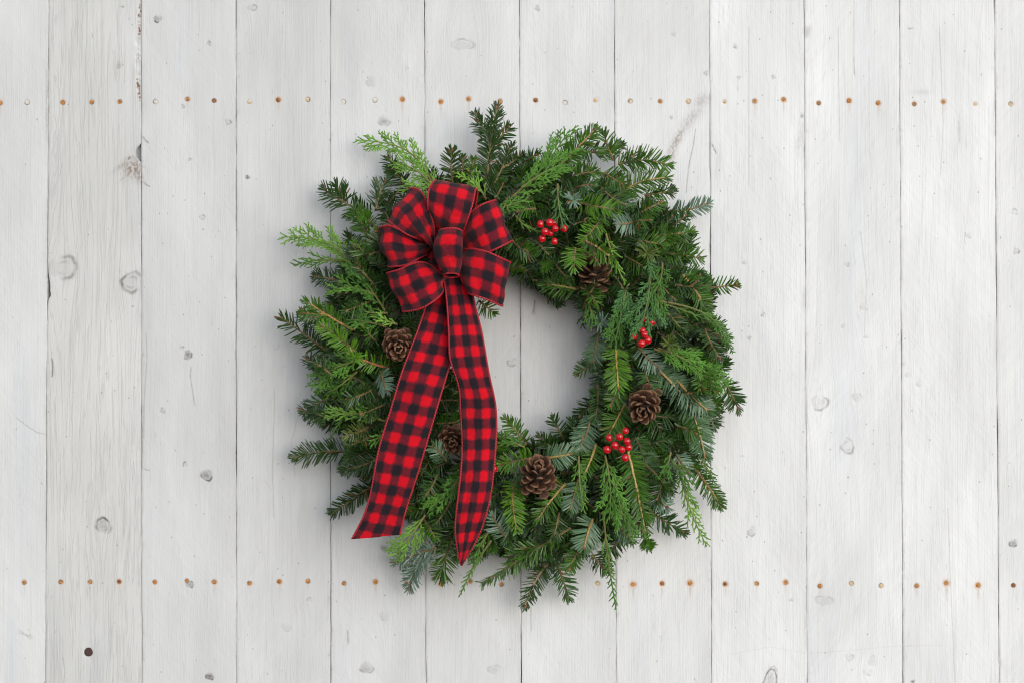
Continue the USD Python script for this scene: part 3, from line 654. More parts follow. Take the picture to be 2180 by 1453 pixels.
def fir(base, tip, db=None, dt=None, kind='mid', nl=31, under=False, roll=None, dens=1.0, bend=0.0, star=False, twig=(.21, .13, .052), fork=True, seed=0, width=1.0, bare=0.0, sink=None):
    r = np.random.default_rng(1000 + seed)
    base, tip = np.array(base, float), np.array(tip, float)
    ln = np.hypot(*(tip - base))
    db = surf(*base) if db is None else db
    dt = min(surf(*tip) + .012, db + .03) if dt is None else dt
    db = max(.012, db - (.016 if sink is None else 0))
    mid = (base + tip) / 2 + np.array([-(tip - base)[1], (tip - base)[0]]) * (bend + r.normal(0, .035))
    pts = np.stack([W(*base, db), W(*mid, (db + dt) / 2 + .006), W(*tip, dt)])
    tint = np.array(GREEN[kind])
    roll = r.normal(0, .35) if roll is None else roll
    wood, leaf = [], []

    def shoot(pts, nlen, dens, first=0.0, thick=.0017):
        P = spline(pts, 24)
        T = unit(np.gradient(P, axis=0))
        L = np.linalg.norm(np.diff(P, axis=0), axis=1).sum()
        s = np.linspace(0, 1, 24)
        v, f = tubes((P + np.array([0, -.0010 if twig[0] > .25 else 0, 0]))[None], (thick * (1.15 if twig[0] > .25 else 1) * (1.05 - .5 * s) * (1 + .12 * r.normal(size=24)))[None], 6)
        wood.append((v, f, np.array(twig) * (np.array([.82, .88, .95]) if twig[0] < .25 else np.array([.82, .88, .9])) * r.uniform(.85, 1.1)))
        n = int(L / S / 1.3 * dens)
        t = np.sort(r.uniform(first, 1, n)) * .985
        B = np.stack([np.interp(t, s, P[:, k]) for k in range(3)], -1)
        D = unit(np.stack([np.interp(t, s, T[:, k]) for k in range(3)], -1))
        N = np.array([0, -1.0, 0]) - D * (D @ np.array([0, -1.0, 0]))[:, None]
        N = unit(N + 1e-6)
        Sd = np.cross(D, N)
        N, Sd = N * math.cos(roll) + Sd * math.sin(roll), Sd * math.cos(roll) - N * math.sin(roll)
        sg = np.where(np.arange(n) % 2 == 0, 1.0, -1.0)
        flat = r.random(n) < (.78 if not under else .95)
        phi = sg * np.radians(np.where(flat, r.normal(82, 14, n), r.uniform(15, 60, n)))
        if under:
            phi = sg * np.radians(r.normal(96, 13, n))
        th = np.radians(np.interp(t, [0, .75, .93, 1], [66, 58, 44, 24]) + r.normal(0, 6, n)) * np.where(flat, 1, .82)
        d = unit(D * np.cos(th)[:, None] + (N * np.cos(phi)[:, None] + Sd * np.sin(phi)[:, None]) * np.sin(th)[:, None])
        ll = nlen * S * np.interp(t, [0, .1, .6, .88, 1], [.8, .95, 1, .82, .55]) * r.uniform(.82, 1.12, n)
        tw = r.normal(0, .45, n)
        ref = N * np.cos(tw)[:, None] + Sd * np.sin(tw)[:, None]
        ref = unit(ref - d * (ref * d).sum(1)[:, None] + 1e-7)
        if under:
            ref = -ref
        leaf.append(needles(B, d, ref, ll, .00205 * width * r.uniform(.85, 1.15, n), tint, r))
        # end tuft and buds
        n2 = 9
        a = r.uniform(0, 2 * np.pi, n2)
        th = np.radians(r.uniform(12, 50, n2))
        e, Te, Ne, Se = P[-1], D[-1], N[-1], Sd[-1]
        d2 = unit(Te * np.cos(th)[:, None] + (Ne * np.cos(a)[:, None] + Se * np.sin(a)[:, None]) * np.sin(th)[:, None])
        rf = unit(np.cross(d2, np.cross(Te + .01, d2)) + 1e-6)
        leaf.append(needles(np.repeat(e[None], n2, 0), d2, unit(Ne[None] - d2 * (d2 @ Ne)[:, None] + 1e-6), nlen * S * r.uniform(.4, .68, n2), np.full(n2, .0020 * width), tint * 1.1, r))
        for k in range(int(r.integers(1, 4))):
            dd = unit(Te + r.normal(0, .6, 3))
            v, f = ball(e + dd * .0022, r.uniform(.0014, .0021), dd)
            wood.append((v, f, np.array([.17, .075, .045]) * r.uniform(.8, 1.5)))
        return P, T, N[0]

    P, T, N0 = shoot(pts, nl, dens, first=bare)
    if star:                                                   # an end that points at the viewer
        n2 = 26
        a = r.uniform(0, 2 * np.pi, n2); th = np.radians(r.uniform(35, 88, n2))
        e = P[-1] + np.array([0, -.004, 0])
        d2 = np.stack([np.cos(a) * np.sin(th), -np.cos(th), np.sin(a) * np.sin(th)], -1)
        rf = np.array([0, -1.0, 0])[None] - d2 * d2[:, 1:2] * -1
        leaf.append(needles(np.repeat(e[None], n2, 0), d2, unit(rf + 1e-6), nl * S * r.uniform(.6, .95, n2), np.full(n2, .0021), tint * 1.1, r))
    if fork and ln > 95:
        for k in range(2 if ln > 140 else 1):
            t = r.uniform(.45, .72)
            j = int(t * 23)
            sgn = 1 if (k + seed) % 2 else -1
            out = unit(np.cross(T[j], [0, -1.0, 0])) * sgn
            d = unit(T[j] * .8 + out * .62 + np.array([0, -1, 0]) * r.uniform(-.1, .25))
            l2 = ln * S * r.uniform(.26, .38)
            shoot(np.stack([P[j], P[j] + d * l2 * .5 + T[j] * .002, P[j] + d * l2 + T[j] * .006]), nl * .9, dens, .05, .0015)
    if sink is not None:
        sink[0].extend(wood); sink[1].extend(leaf)
        return
    v, f, c = join(wood)
    sp = obj('fir_sprig', (v, f), 'bark', wreath, smooth=True, tint=c)
    v, f, c = join(leaf)
    nd = obj('needles', (v, f), 'fir_needle', sp, tint=c)
    tag(nd, kind='stuff')
    return sp


CED = {'bright': (.140, .290, .045), 'mid': (.080, .200, .030), 'green': (.060, .155, .028), 'teal': (.062, .155, .048), 'dark': (.024, .078, .022)}


def cedar(base, tip, via=None, half=42, kind='mid', db=None, dt=None, seed=0, dens=1.0, stem=0.0, bend=None, dm=None):
    r = np.random.default_rng(5000 + seed)
    base, tip = np.array(base, float), np.array(tip, float)
    db = surf(*base) + .01 if db is None else db
    dt = min(surf(*tip) + .022, db + .03) if dt is None else dt
    if via is None:
        via = (base + tip) / 2 + np.array([-(tip - base)[1], (tip - base)[0]]) * (r.normal(0, .06) if bend is None else bend)
    pts = np.stack([W(*base, db), W(*via, (db + dt) / 2 + .008 if dm is None else dm), W(*tip, dt)])
    n = 40
    P = spline(pts, n); T = unit(np.gradient(P, axis=0)); s = np.linspace(0, 1, n)
    L = np.linalg.norm(np.diff(P, axis=0), axis=1).sum()
    rl = r.normal(0, .3)
    tint = np.array(CED[kind])
    leaf = []
    K = 7
    bump = np.array([1.0, 1.22, .88, 1.2, .85, 1.05, .35])

    def batch(P0, D0, side, up, ln, rad, col, droop):
        """Many curved branchlets: start, direction, the way they bend, length."""
        if len(P0) == 0:
            return
        t = np.linspace(0, 1, K)[None, :, None]
        l = ln[:, None, None]
        C = P0[:, None] + D0[:, None] * t * l + side[:, None] * (t ** 2 * l * .14) + up[:, None] * (t ** 2 * l) * droop[:, None, None]
        v, f = tubes(C, rad[:, None] * bump[None], 4)
        cc = np.repeat(col, K * 4, 0).reshape(len(P0), K, 4, 3)
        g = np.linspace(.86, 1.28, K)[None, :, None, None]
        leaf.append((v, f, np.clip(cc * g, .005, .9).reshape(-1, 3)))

    n1 = max(8, int(L / S / 9.5 * dens))
    t1 = np.linspace(.06 + stem, .97, n1) + r.normal(0, .006, n1)
    t1 = np.clip(t1, 0, .985)
    sg = np.where(np.arange(n1) % 2 == 0, 1.0, -1.0)
    B = np.stack([np.interp(t1, s, P[:, k]) for k in range(3)], -1)
    D = unit(np.stack([np.interp(t1, s, T[:, k]) for k in range(3)], -1))
    N = unit(np.array([0, -1.0, 0]) - D * (D @ np.array([0, -1.0, 0]))[:, None] + 1e-6)
    Sd = np.cross(D, N)
    N, Sd = N * math.cos(rl) + Sd * math.sin(rl), Sd * math.cos(rl) - N * math.sin(rl)
    env = np.interp((t1 - stem) / (1 - stem), [0, .12, .4, .75, 1], [.55, .85, 1.0, .72, .26])
    l1 = half * 1.25 * S * env * r.uniform(.72, 1.12, n1)
    an = np.radians(r.normal(27, 6, n1))
    d1 = unit(D * np.cos(an)[:, None] + Sd * (sg * np.sin(an))[:, None] + N * r.normal(0, .16, n1)[:, None])
    dr1 = r.normal(-.10, .12, n1)
    col1 = tint[None] * r.uniform(.78, 1.15, (n1, 1))
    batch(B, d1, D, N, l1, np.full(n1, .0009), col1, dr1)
    # second order
    P2, D2, S2, U2, L2, C2, R2 = [], [], [], [], [], [], []
    P3 = []
    for k in range(n1):
        m = int(l1[k] / S / 5.8)
        if m < 2:
            continue
        t = np.linspace(.16, .93, m)
        C = B[k] + d1[k] * (t * l1[k])[:, None] + D[k] * (t ** 2 * l1[k] * .14)[:, None] + N[k] * (t ** 2 * l1[k])[:, None] * dr1[k]
        per = unit(np.cross(N[k], d1[k]))
        sgn = np.where(np.arange(m) % 2 == 0, 1.0, -1.0)
        aa = np.radians(r.normal(31, 6, m))
        dd = unit(d1[k] * np.cos(aa)[:, None] + per * (sgn * np.sin(aa))[:, None] + N[k] * r.normal(0, .14, m)[:, None])
        ll = np.minimum(l1[k] * .40, 15 * S) * np.interp(t, [0, .3, .7, 1], [.75, 1, .75, .35]) * r.uniform(.7, 1.15, m)
        P2.append(C); D2.append(dd); S2.append(np.repeat(d1[k][None], m, 0)); U2.append(np.repeat(N[k][None], m, 0)); L2.append(ll)
        C2.append(np.repeat(col1[k][None], m, 0) * r.uniform(.85, 1.2, (m, 1)))
    if P2:
        P2, D2, S2, U2, L2, C2 = map(np.concatenate, (P2, D2, S2, U2, L2, C2))
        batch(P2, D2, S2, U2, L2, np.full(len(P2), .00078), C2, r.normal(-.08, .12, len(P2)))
        big = np.nonzero(L2 > 11 * S)[0]
        if len(big):
            for q0 in (.35, .62):
                sg3 = r.choice([-1.0, 1.0], len(big))
                C3 = P2[big] + D2[big] * (L2[big] * q0)[:, None]
                per = unit(np.cross(U2[big], D2[big]))
                d3 = unit(D2[big] * .82 + per * (sg3 * .58)[:, None])
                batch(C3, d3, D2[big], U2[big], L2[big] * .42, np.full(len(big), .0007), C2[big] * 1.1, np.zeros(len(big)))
    v, f, c = join(leaf)
    v2, f2 = tubes(P[None], (np.linspace(.0016, .0008, n))[None], 6)
    cc = np.linspace(0, 1, n)[:, None]
    cs = (np.array([.16, .13, .04]) * (1 - cc) + tint * cc)
    sp = obj('cedar_sprig', (v2, f2), 'bark', wreath, smooth=True, tint=np.repeat(cs, 6, 0))
    nd = obj('scale_leaves', (v, f), 'cedar_leaf', sp, tint=c)
    tag(nd, kind='stuff')


# frame that carries the sprigs: a wire ring with a bundle of cut stems round it
a = np.linspace(0, 2 * np.pi, 121)
ring = W(CX + 4 + 300 * np.cos(a), CY + 292 * np.sin(a), .022)
v, f = tubes(ring[None], np.full((1, 121), .002), 8)
obj('wire_ring', (v, f), 'wire', wreath, smooth=True)

# ---- filling sprigs: dense and dark, turning with the ring
r = np.random.default_rng(77)
sd = 0
MASS = ([], [])


def limit(th):
    """How far out the mass of greenery reaches, by direction."""
    d = math.degrees(th) % 360
    return float(np.interp(d, [0, 45, 75, 100, 130, 180, 215, 250, 275, 300, 330, 360], [432, 440, 440, 420, 410, 408, 395, 398, 415, 440, 438, 432]))


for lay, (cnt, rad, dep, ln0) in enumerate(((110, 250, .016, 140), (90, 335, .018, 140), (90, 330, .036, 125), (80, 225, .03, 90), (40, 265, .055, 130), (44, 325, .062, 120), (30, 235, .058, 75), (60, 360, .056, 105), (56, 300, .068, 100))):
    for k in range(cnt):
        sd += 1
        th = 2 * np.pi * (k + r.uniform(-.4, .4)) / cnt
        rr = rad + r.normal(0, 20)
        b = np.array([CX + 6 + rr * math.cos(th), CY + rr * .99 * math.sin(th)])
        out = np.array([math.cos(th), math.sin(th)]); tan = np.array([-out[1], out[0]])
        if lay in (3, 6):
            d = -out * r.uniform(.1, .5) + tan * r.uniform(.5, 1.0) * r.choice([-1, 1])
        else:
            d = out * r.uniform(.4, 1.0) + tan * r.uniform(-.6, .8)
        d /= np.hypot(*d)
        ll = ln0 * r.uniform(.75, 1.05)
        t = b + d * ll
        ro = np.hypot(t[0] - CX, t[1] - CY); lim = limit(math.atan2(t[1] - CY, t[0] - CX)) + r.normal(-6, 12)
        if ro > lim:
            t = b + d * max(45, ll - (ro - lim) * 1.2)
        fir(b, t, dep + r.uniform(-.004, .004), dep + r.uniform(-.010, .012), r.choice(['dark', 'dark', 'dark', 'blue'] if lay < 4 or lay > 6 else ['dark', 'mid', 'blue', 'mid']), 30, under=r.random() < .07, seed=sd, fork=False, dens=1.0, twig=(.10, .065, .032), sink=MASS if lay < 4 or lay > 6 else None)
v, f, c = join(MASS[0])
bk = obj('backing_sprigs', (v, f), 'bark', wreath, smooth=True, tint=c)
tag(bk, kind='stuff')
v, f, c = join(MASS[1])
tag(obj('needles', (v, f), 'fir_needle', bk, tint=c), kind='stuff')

# ---- the sprigs that can be told apart
FIRS = [
    # top left
    ((1035, 402), (1057, 232), dict(kind='dark', nl=31, dt=.05, dens=1.1)), ((1040, 412), (1088, 313), dict(kind='dark', nl=24, dt=.075)), ((964, 392), (962, 322), dict(kind='dark', nl=27)), ((978, 385), (985, 336), dict(kind='dark', nl=20, twig=(.2, .13, .08))),
    ((1000, 392), (1008, 341), dict(kind='mid', nl=20)), ((790, 462), (692, 406), dict(kind='dark', nl=37, dens=.8, db=.05, dt=.035)), ((800, 446), (820, 388), dict(kind='dark', nl=30, dt=.04)), ((820, 455), (842, 412), dict(kind='dark', nl=22, db=.05)),
    ((865, 396), (828, 338), dict(kind='blue', nl=30, db=.04, dt=.03)), ((870, 410), (838, 360), dict(kind='dark', nl=30, db=.04, dt=.03)), ((788, 508), (752, 446), dict(kind='mid', nl=31, dt=.055)), ((795, 480), (776, 460), dict(kind='mid', nl=27, star=True)), ((834, 480), (819, 452), dict(kind='dark', nl=26, dt=.07)),
    ((765, 562), (745, 508), dict(kind='dark', nl=28, star=True, dt=.06)), ((812, 566), (803, 494), dict(kind='olive', nl=30, under=True, db=.10, dt=.12, dens=1.2, width=1.1)), ((790, 560), (760, 520), dict(kind='mid', nl=28)), ((845, 520), (790, 540), dict(kind='dark', nl=28)),
    # left
    ((734, 600), (672, 588), dict(kind='dark', nl=27, dt=.03)), ((752, 702), (655, 643), dict(kind='mid', nl=27, twig=(.42, .22, .07))), ((712, 760), (602, 678), dict(kind='dark', nl=33, dens=.72, db=.06, dt=.055, fork=False)), ((756, 748), (686, 695), dict(kind='bright', nl=28, dt=.105, dens=1.3)),
    ((700, 700), (642, 668), dict(kind='blue', nl=26, dt=.04)), ((826, 782), (757, 760), dict(kind='bright', nl=27, star=True, twig=(.42, .16, .06), db=.10, dt=.12, dens=.6)), ((694, 784), (655, 764), dict(kind='dark', nl=24, dt=.045)), ((712, 800), (680, 778), dict(kind='dark', nl=24)),
    ((700, 888), (646, 873), dict(kind='dark', nl=30, dt=.04)), ((784, 908), (738, 926), dict(kind='olive', nl=26, dt=.11)), ((800, 726), (773, 694), dict(kind='mid', nl=24, dt=.11)), ((790, 640), (740, 660), dict(kind='dark', nl=28)), ((800, 610), (765, 570), dict(kind='dark', nl=28)),
    ((810, 790), (822, 830), dict(kind='pale', nl=28, under=True, dt=.12)), ((790, 830), (740, 850), dict(kind='dark', nl=28)), ((820, 860), (770, 880), dict(kind='dark', nl=28)),
    # bottom left
    ((762, 963), (630, 971), dict(kind='dark', nl=34, db=.05, dt=.04, fork=False)), ((800, 978), (731, 998), dict(kind='dark', nl=26, dt=.05)), ((790, 930), (745, 948), dict(kind='dark', nl=26)), ((812, 1018), (710, 1090), dict(kind='dark', nl=29, db=.045, dt=.03, fork=False, dens=1.15)),
    ((925, 1172), (873, 1250), dict(kind='pale', nl=30, bend=.16, dens=1.1, dt=.035)), ((930, 1165), (845, 1195), dict(kind='pale', nl=30, dt=.04)), ((962, 1150), (940, 1226), dict(kind='mid', nl=36, dt=.03)), ((1215, 1122), (1030, 1238), dict(kind='mid', nl=33, db=.10, dt=.06, twig=(.36, .24, .12), fork=False, dens=1.1)),
    ((1150, 1160), (1085, 1185), dict(kind='mid', nl=30, dt=.06)), ((1176, 1184), (1118, 1286), dict(kind='dark', nl=28, db=.06, dt=.04, twig=(.36, .24, .12), dens=1.15, fork=False)), ((1185, 1195), (1210, 1268), dict(kind='blue', nl=29, db=.05, dt=.035, dens=1.1)), ((1238, 1164), (1213, 1208), dict(kind='mid', nl=26, dt=.10)),
    ((1262, 1104), (1244, 1162), dict(kind='blue', nl=36, under=True, db=.105, dt=.11, dens=1.5, width=1.15, twig=(.42, .25, .08))), ((1092, 1025), (1099, 1122), dict(kind='bright', nl=31, db=.10, dt=.115, dens=1.25, twig=(.33, .21, .06), fork=False)), ((1204, 1028), (1147, 1100), dict(kind='mid', nl=29, db=.11, dt=.11, twig=(.40, .25, .09), fork=False)),
    ((1140, 972), (1070, 988), dict(kind='bright', nl=30, db=.10, dt=.105, dens=1.2)), ((1162, 974), (1214, 966), dict(kind='blue', nl=31, under=True, db=.125, dt=.125, dens=1.4, twig=(.42, .28, .08))), ((930, 1010), (905, 1055), dict(kind='blue', nl=28)), ((960, 1060), (930, 1110), dict(kind='dark', nl=28)), ((900, 1100), (925, 1140), dict(kind='mid', nl=27)),
    ((1010, 1150), (975, 1180), dict(kind='dark', nl=28)), ((1075, 1140), (1050, 1100), dict(kind='pale', nl=28, under=True, dt=.10)), ((950, 980), (925, 950), dict(kind='blue', nl=26, under=True)),
    # bottom right
    ((1337, 960), (1373, 1128), dict(kind='mid', nl=33, db=.115, dt=.10, twig=(.55, .36, .14), fork=False, dens=1.25)), ((1268, 944), (1245, 1006), dict(kind='mid', nl=27, db=.11, dt=.115, twig=(.45, .30, .09))), ((1243, 905), (1237, 956), dict(kind='blue', nl=27, under=True, dt=.11, dens=1.3)), ((1390, 775), (1500, 968), dict(kind='mid', nl=36, db=.105, dt=.095, under=True, bend=-.06, dens=1.35, width=1.1, twig=(.45, .30, .13), fork=False)),
    ((1468, 982), (1534, 1074), dict(kind='mid', nl=28, db=.08, dt=.05, dens=1.3, twig=(.32, .19, .06), fork=False)), ((1385, 1044), (1418, 1078), dict(kind='pale', nl=29, under=True, dt=.10, dens=1.3)), ((1310, 1112), (1344, 1150), dict(kind='blue', nl=29, under=True, dt=.10, dens=1.3)), ((1368, 1140), (1381, 1158), dict(kind='mid', nl=24, star=True, dt=.08)),
    ((1372, 1080), (1452, 1130), dict(kind='blue', nl=30, db=.05, dt=.03)), ((1440, 966), (1463, 1002), dict(kind='pale', nl=26, under=True, dt=.10)), ((1420, 1000), (1400, 1060), dict(kind='dark', nl=30)), ((1370, 985), (1420, 1040), dict(kind='dark', nl=31)), ((1230, 1020), (1215, 1080), dict(kind='blue', nl=30, under=True)), ((1290, 1010), (1300, 1075), dict(kind='dark', nl=30)),
    ((1190, 1090), (1180, 1140), dict(kind='dark', nl=28)), ((1330, 1130), (1290, 1180), dict(kind='dark', nl=28, dt=.06)), ((1260, 1180), (1290, 1210), dict(kind='dark', nl=26, dt=.05)), ((1440, 905), (1480, 920), dict(kind='mid', nl=30)),
    # right
    ((1437, 805), (1505, 872), dict(kind='blue', nl=36, under=True, db=.11, dt=.10, dens=1.5, width=1.15, twig=(.45, .26, .08), fork=False)), ((1543, 812), (1570, 866), dict(kind='blue', nl=30, db=.06, dt=.05, dens=1.2)), ((1484, 766), (1512, 797), dict(kind='mid', nl=31, star=True, dt=.075, twig=(.25, .12, .08))), ((1435, 667), (1544, 718), dict(kind='mid', nl=33, db=.09, dt=.06, fork=False, dens=1.2, twig=(.26, .15, .08))),
    ((1452, 585), (1502, 662), dict(kind='mid', nl=31, db=.10, dt=.075, dens=1.25, twig=(.42, .23, .09), fork=False)), ((1488, 612), (1566, 606), dict(kind='mid', nl=25, db=.05, dt=.05, dens=.85)), ((1430, 745), (1424, 731), dict(kind='olive', nl=30, star=True, db=.10, dt=.125, dens=.6, twig=(.30, .15, .10))), ((1311, 742), (1316, 824), dict(kind='bright', nl=33, db=.115, dt=.12, dens=1.5, twig=(.42, .30, .06))),
    ((1275, 706), (1262, 770), dict(kind='blue', nl=30, under=True, db=.085, dt=.08, dens=1.2)), ((1268, 770), (1233, 792), dict(kind='mid', nl=24, db=.07, dt=.05)), ((1230, 616), (1164, 605), dict(kind='mid', nl=31, db=.09, dt=.07, twig=(.4, .28, .09), dens=1.2)), ((1254, 610), (1268, 642), dict(kind='mid', nl=30, dt=.115)), ((1270, 700), (1281, 687), dict(kind='pale', nl=28, star=True, under=True, dt=.105)),
    ((1330, 858), (1297, 922), dict(kind='mid', nl=34, db=.105, dt=.11, dens=1.35, fork=False, twig=(.38, .25, .08))), ((1262, 880), (1240, 955), dict(kind='blue', nl=28, under=True, db=.10, dt=.10)), ((1272, 820), (1268, 890), dict(kind='blue', nl=28, db=.085, dt=.09)), ((1500, 700), (1530, 760), dict(kind='dark', nl=28)), ((1440, 840), (1500, 830), dict(kind='dark', nl=30)), ((1400, 640), (1450, 700), dict(kind='dark', nl=31)), ((1370, 780), (1390, 830), dict(kind='blue', nl=31)), ((1500, 860), (1520, 905), dict(kind='dark', nl=29, dt=.05)), ((1470, 740), (1520, 830), dict(kind='mid', nl=30)),
    ((1360, 740), (1400, 780), dict(kind='pale', nl=29, under=True, dt=.105)), ((1330, 810), (1300, 860), dict(kind='mid', nl=28)), ((1240, 660), (1265, 610), dict(kind='dark', nl=26)),
    # hole rim
    ((1120, 945), (1078, 892), dict(kind='mid', nl=25, db=.07, dt=.06)), ((1200, 935), (1178, 892), dict(kind='dark', nl=26, db=.06, dt=.05)), ((1225, 940), (1216, 896), dict(kind='blue', nl=24, db=.06, dt=.05)), ((1190, 965), (1150, 930), dict(kind='dark', nl=26, db=.07, dt=.06)), ((935, 835), (985, 800), dict(kind='dark', nl=30, db=.06, dt=.05)), ((930, 800), (995, 815), dict(kind='dark', nl=30, db=.05, dt=.04)), ((925, 870), (975, 830), dict(kind='dark', nl=30, db=.05, dt=.045)), ((920, 770), (978, 800), dict(kind='mid', nl=30, db=.055, dt=.05)), ((940, 870), (1000, 835), dict(kind='dark', nl=30, db=.04, dt=.03)), ((905, 820), (975, 825), dict(kind='dark', nl=32, db=.035, dt=.03)), ((915, 800), (988, 785), dict(kind='dark', nl=29, db=.07, dt=.07)), ((920, 850), (992, 850), dict(kind='dark', nl=29, db=.07, dt=.07)), ((930, 900), (1000, 890), dict(kind='mid', nl=28, db=.07, dt=.07)), ((915, 740), (975, 745), dict(kind='dark', nl=28, db=.06, dt=.06)), ((1020, 640), (1049, 664), dict(kind='mid', nl=26, db=.06, dt=.06, dens=.8)), ((1050, 960), (1075, 930), dict(kind='mid', nl=26)),
    # top right
    ((1180, 362), (1264, 278), dict(kind='mid', nl=31, db=.09, dt=.07, twig=(.36, .20, .08), dens=1.2, fork=False)), ((1306, 342), (1287, 290), dict(kind='mid', nl=32, db=.06, dt=.05)), ((1306, 422), (1414, 379), dict(kind='mid', nl=34, db=.10, dt=.075, bend=-.05, twig=(.45, .27, .10), dens=1.15, fork=False)), ((1372, 416), (1430, 407), dict(kind='dark', nl=24, dt=.06)), ((1316, 350), (1420, 350), dict(kind='mid', nl=34, db=.06, dt=.05, bend=-.06, fork=False, dens=1.1)),
    ((1425, 450), (1504, 434), dict(kind='pale', nl=27, db=.06, dt=.05, fork=False)), ((1388, 506), (1471, 494), dict(kind='mid', nl=30, db=.09, dt=.06, fork=False, dens=1.2)), ((1415, 540), (1490, 550), dict(kind='mid', nl=28, db=.08, dt=.06)), ((1232, 432), (1310, 447), dict(kind='bright', nl=29, db=.105, dt=.11, dens=1.4, fork=False)), ((1282, 460), (1241, 512), dict(kind='bright', nl=31, db=.115, dt=.125, dens=1.3)),
    ((1248, 514), (1300, 548), dict(kind='bright', nl=29, db=.14, dt=.142, dens=1.3, twig=(.48, .25, .11))), ((1225, 528), (1222, 568), dict(kind='bright', nl=31, db=.14, dt=.142, dens=1.3)), ((1262, 525), (1268, 552), dict(kind='mid', nl=28, db=.135, dt=.135)), ((1385, 528), (1377, 538), dict(kind='olive', nl=32, star=True, under=True, db=.10, dt=.12, dens=.7)), ((1350, 513), (1408, 521), dict(kind='mid', nl=28, db=.10, dt=.10)), ((1350, 472), (1380, 469), dict(kind='mid', nl=25, dt=.11, star=False)), ((1348, 474), (1318, 478), dict(kind='pale', nl=30, under=True, dt=.115)),
    ((1366, 452), (1405, 432), dict(kind='mid', nl=26, dt=.09)), ((1212, 420), (1221, 427), dict(kind='pale', nl=26, star=True, under=True, dt=.115, dens=.5)), ((1222, 376), (1267, 366), dict(kind='mid', nl=28, dt=.10)), ((1226, 400), (1259, 392), dict(kind='blue', nl=25, dt=.10)), ((1286, 368), (1326, 393), dict(kind='mid', nl=29, dt=.09)), ((1090, 512), (1135, 538), dict(kind='mid', nl=29, db=.10, dt=.11, bend=.08)), ((1150, 560), (1163, 566), dict(kind='mid', nl=26, star=True, dt=.09)),
    ((1092, 560), (1128, 580), dict(kind='dark', nl=26, db=.07, dt=.06)), ((1140, 445), (1102, 450), dict(kind='mid', nl=26, dt=.10)), ((1180, 560), (1205, 590), dict(kind='dark', nl=26)), ((1310, 590), (1345, 640), dict(kind='dark', nl=29)), ((1400, 580), (1440, 640), dict(kind='dark', nl=29)), ((1330, 545), (1380, 575), dict(kind='mid', nl=29)), ((1115, 345), (1140, 330), dict(kind='dark', nl=26)), ((1340, 330), (1362, 345), dict(kind='dark', nl=28, dt=.04)),
    ((1230, 320), (1320, 310), dict(kind='blue', nl=28, db=.045, dt=.03)), ((1130, 510), (1165, 540), dict(kind='dark', nl=28)), ((1420, 600), (1475, 610), dict(kind='dark', nl=29)), ((1215, 480), (1245, 470), dict(kind='dark', nl=28)), ((1050, 430), (1070, 395), dict(kind='dark', nl=28)), ((1280, 400), (1340, 440), dict(kind='blue', nl=30)), ((1430, 480), (1460, 460), dict(kind='blue', nl=27)),
]
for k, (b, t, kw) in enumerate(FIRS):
    fir(b, t, seed=3000 + k, **kw)

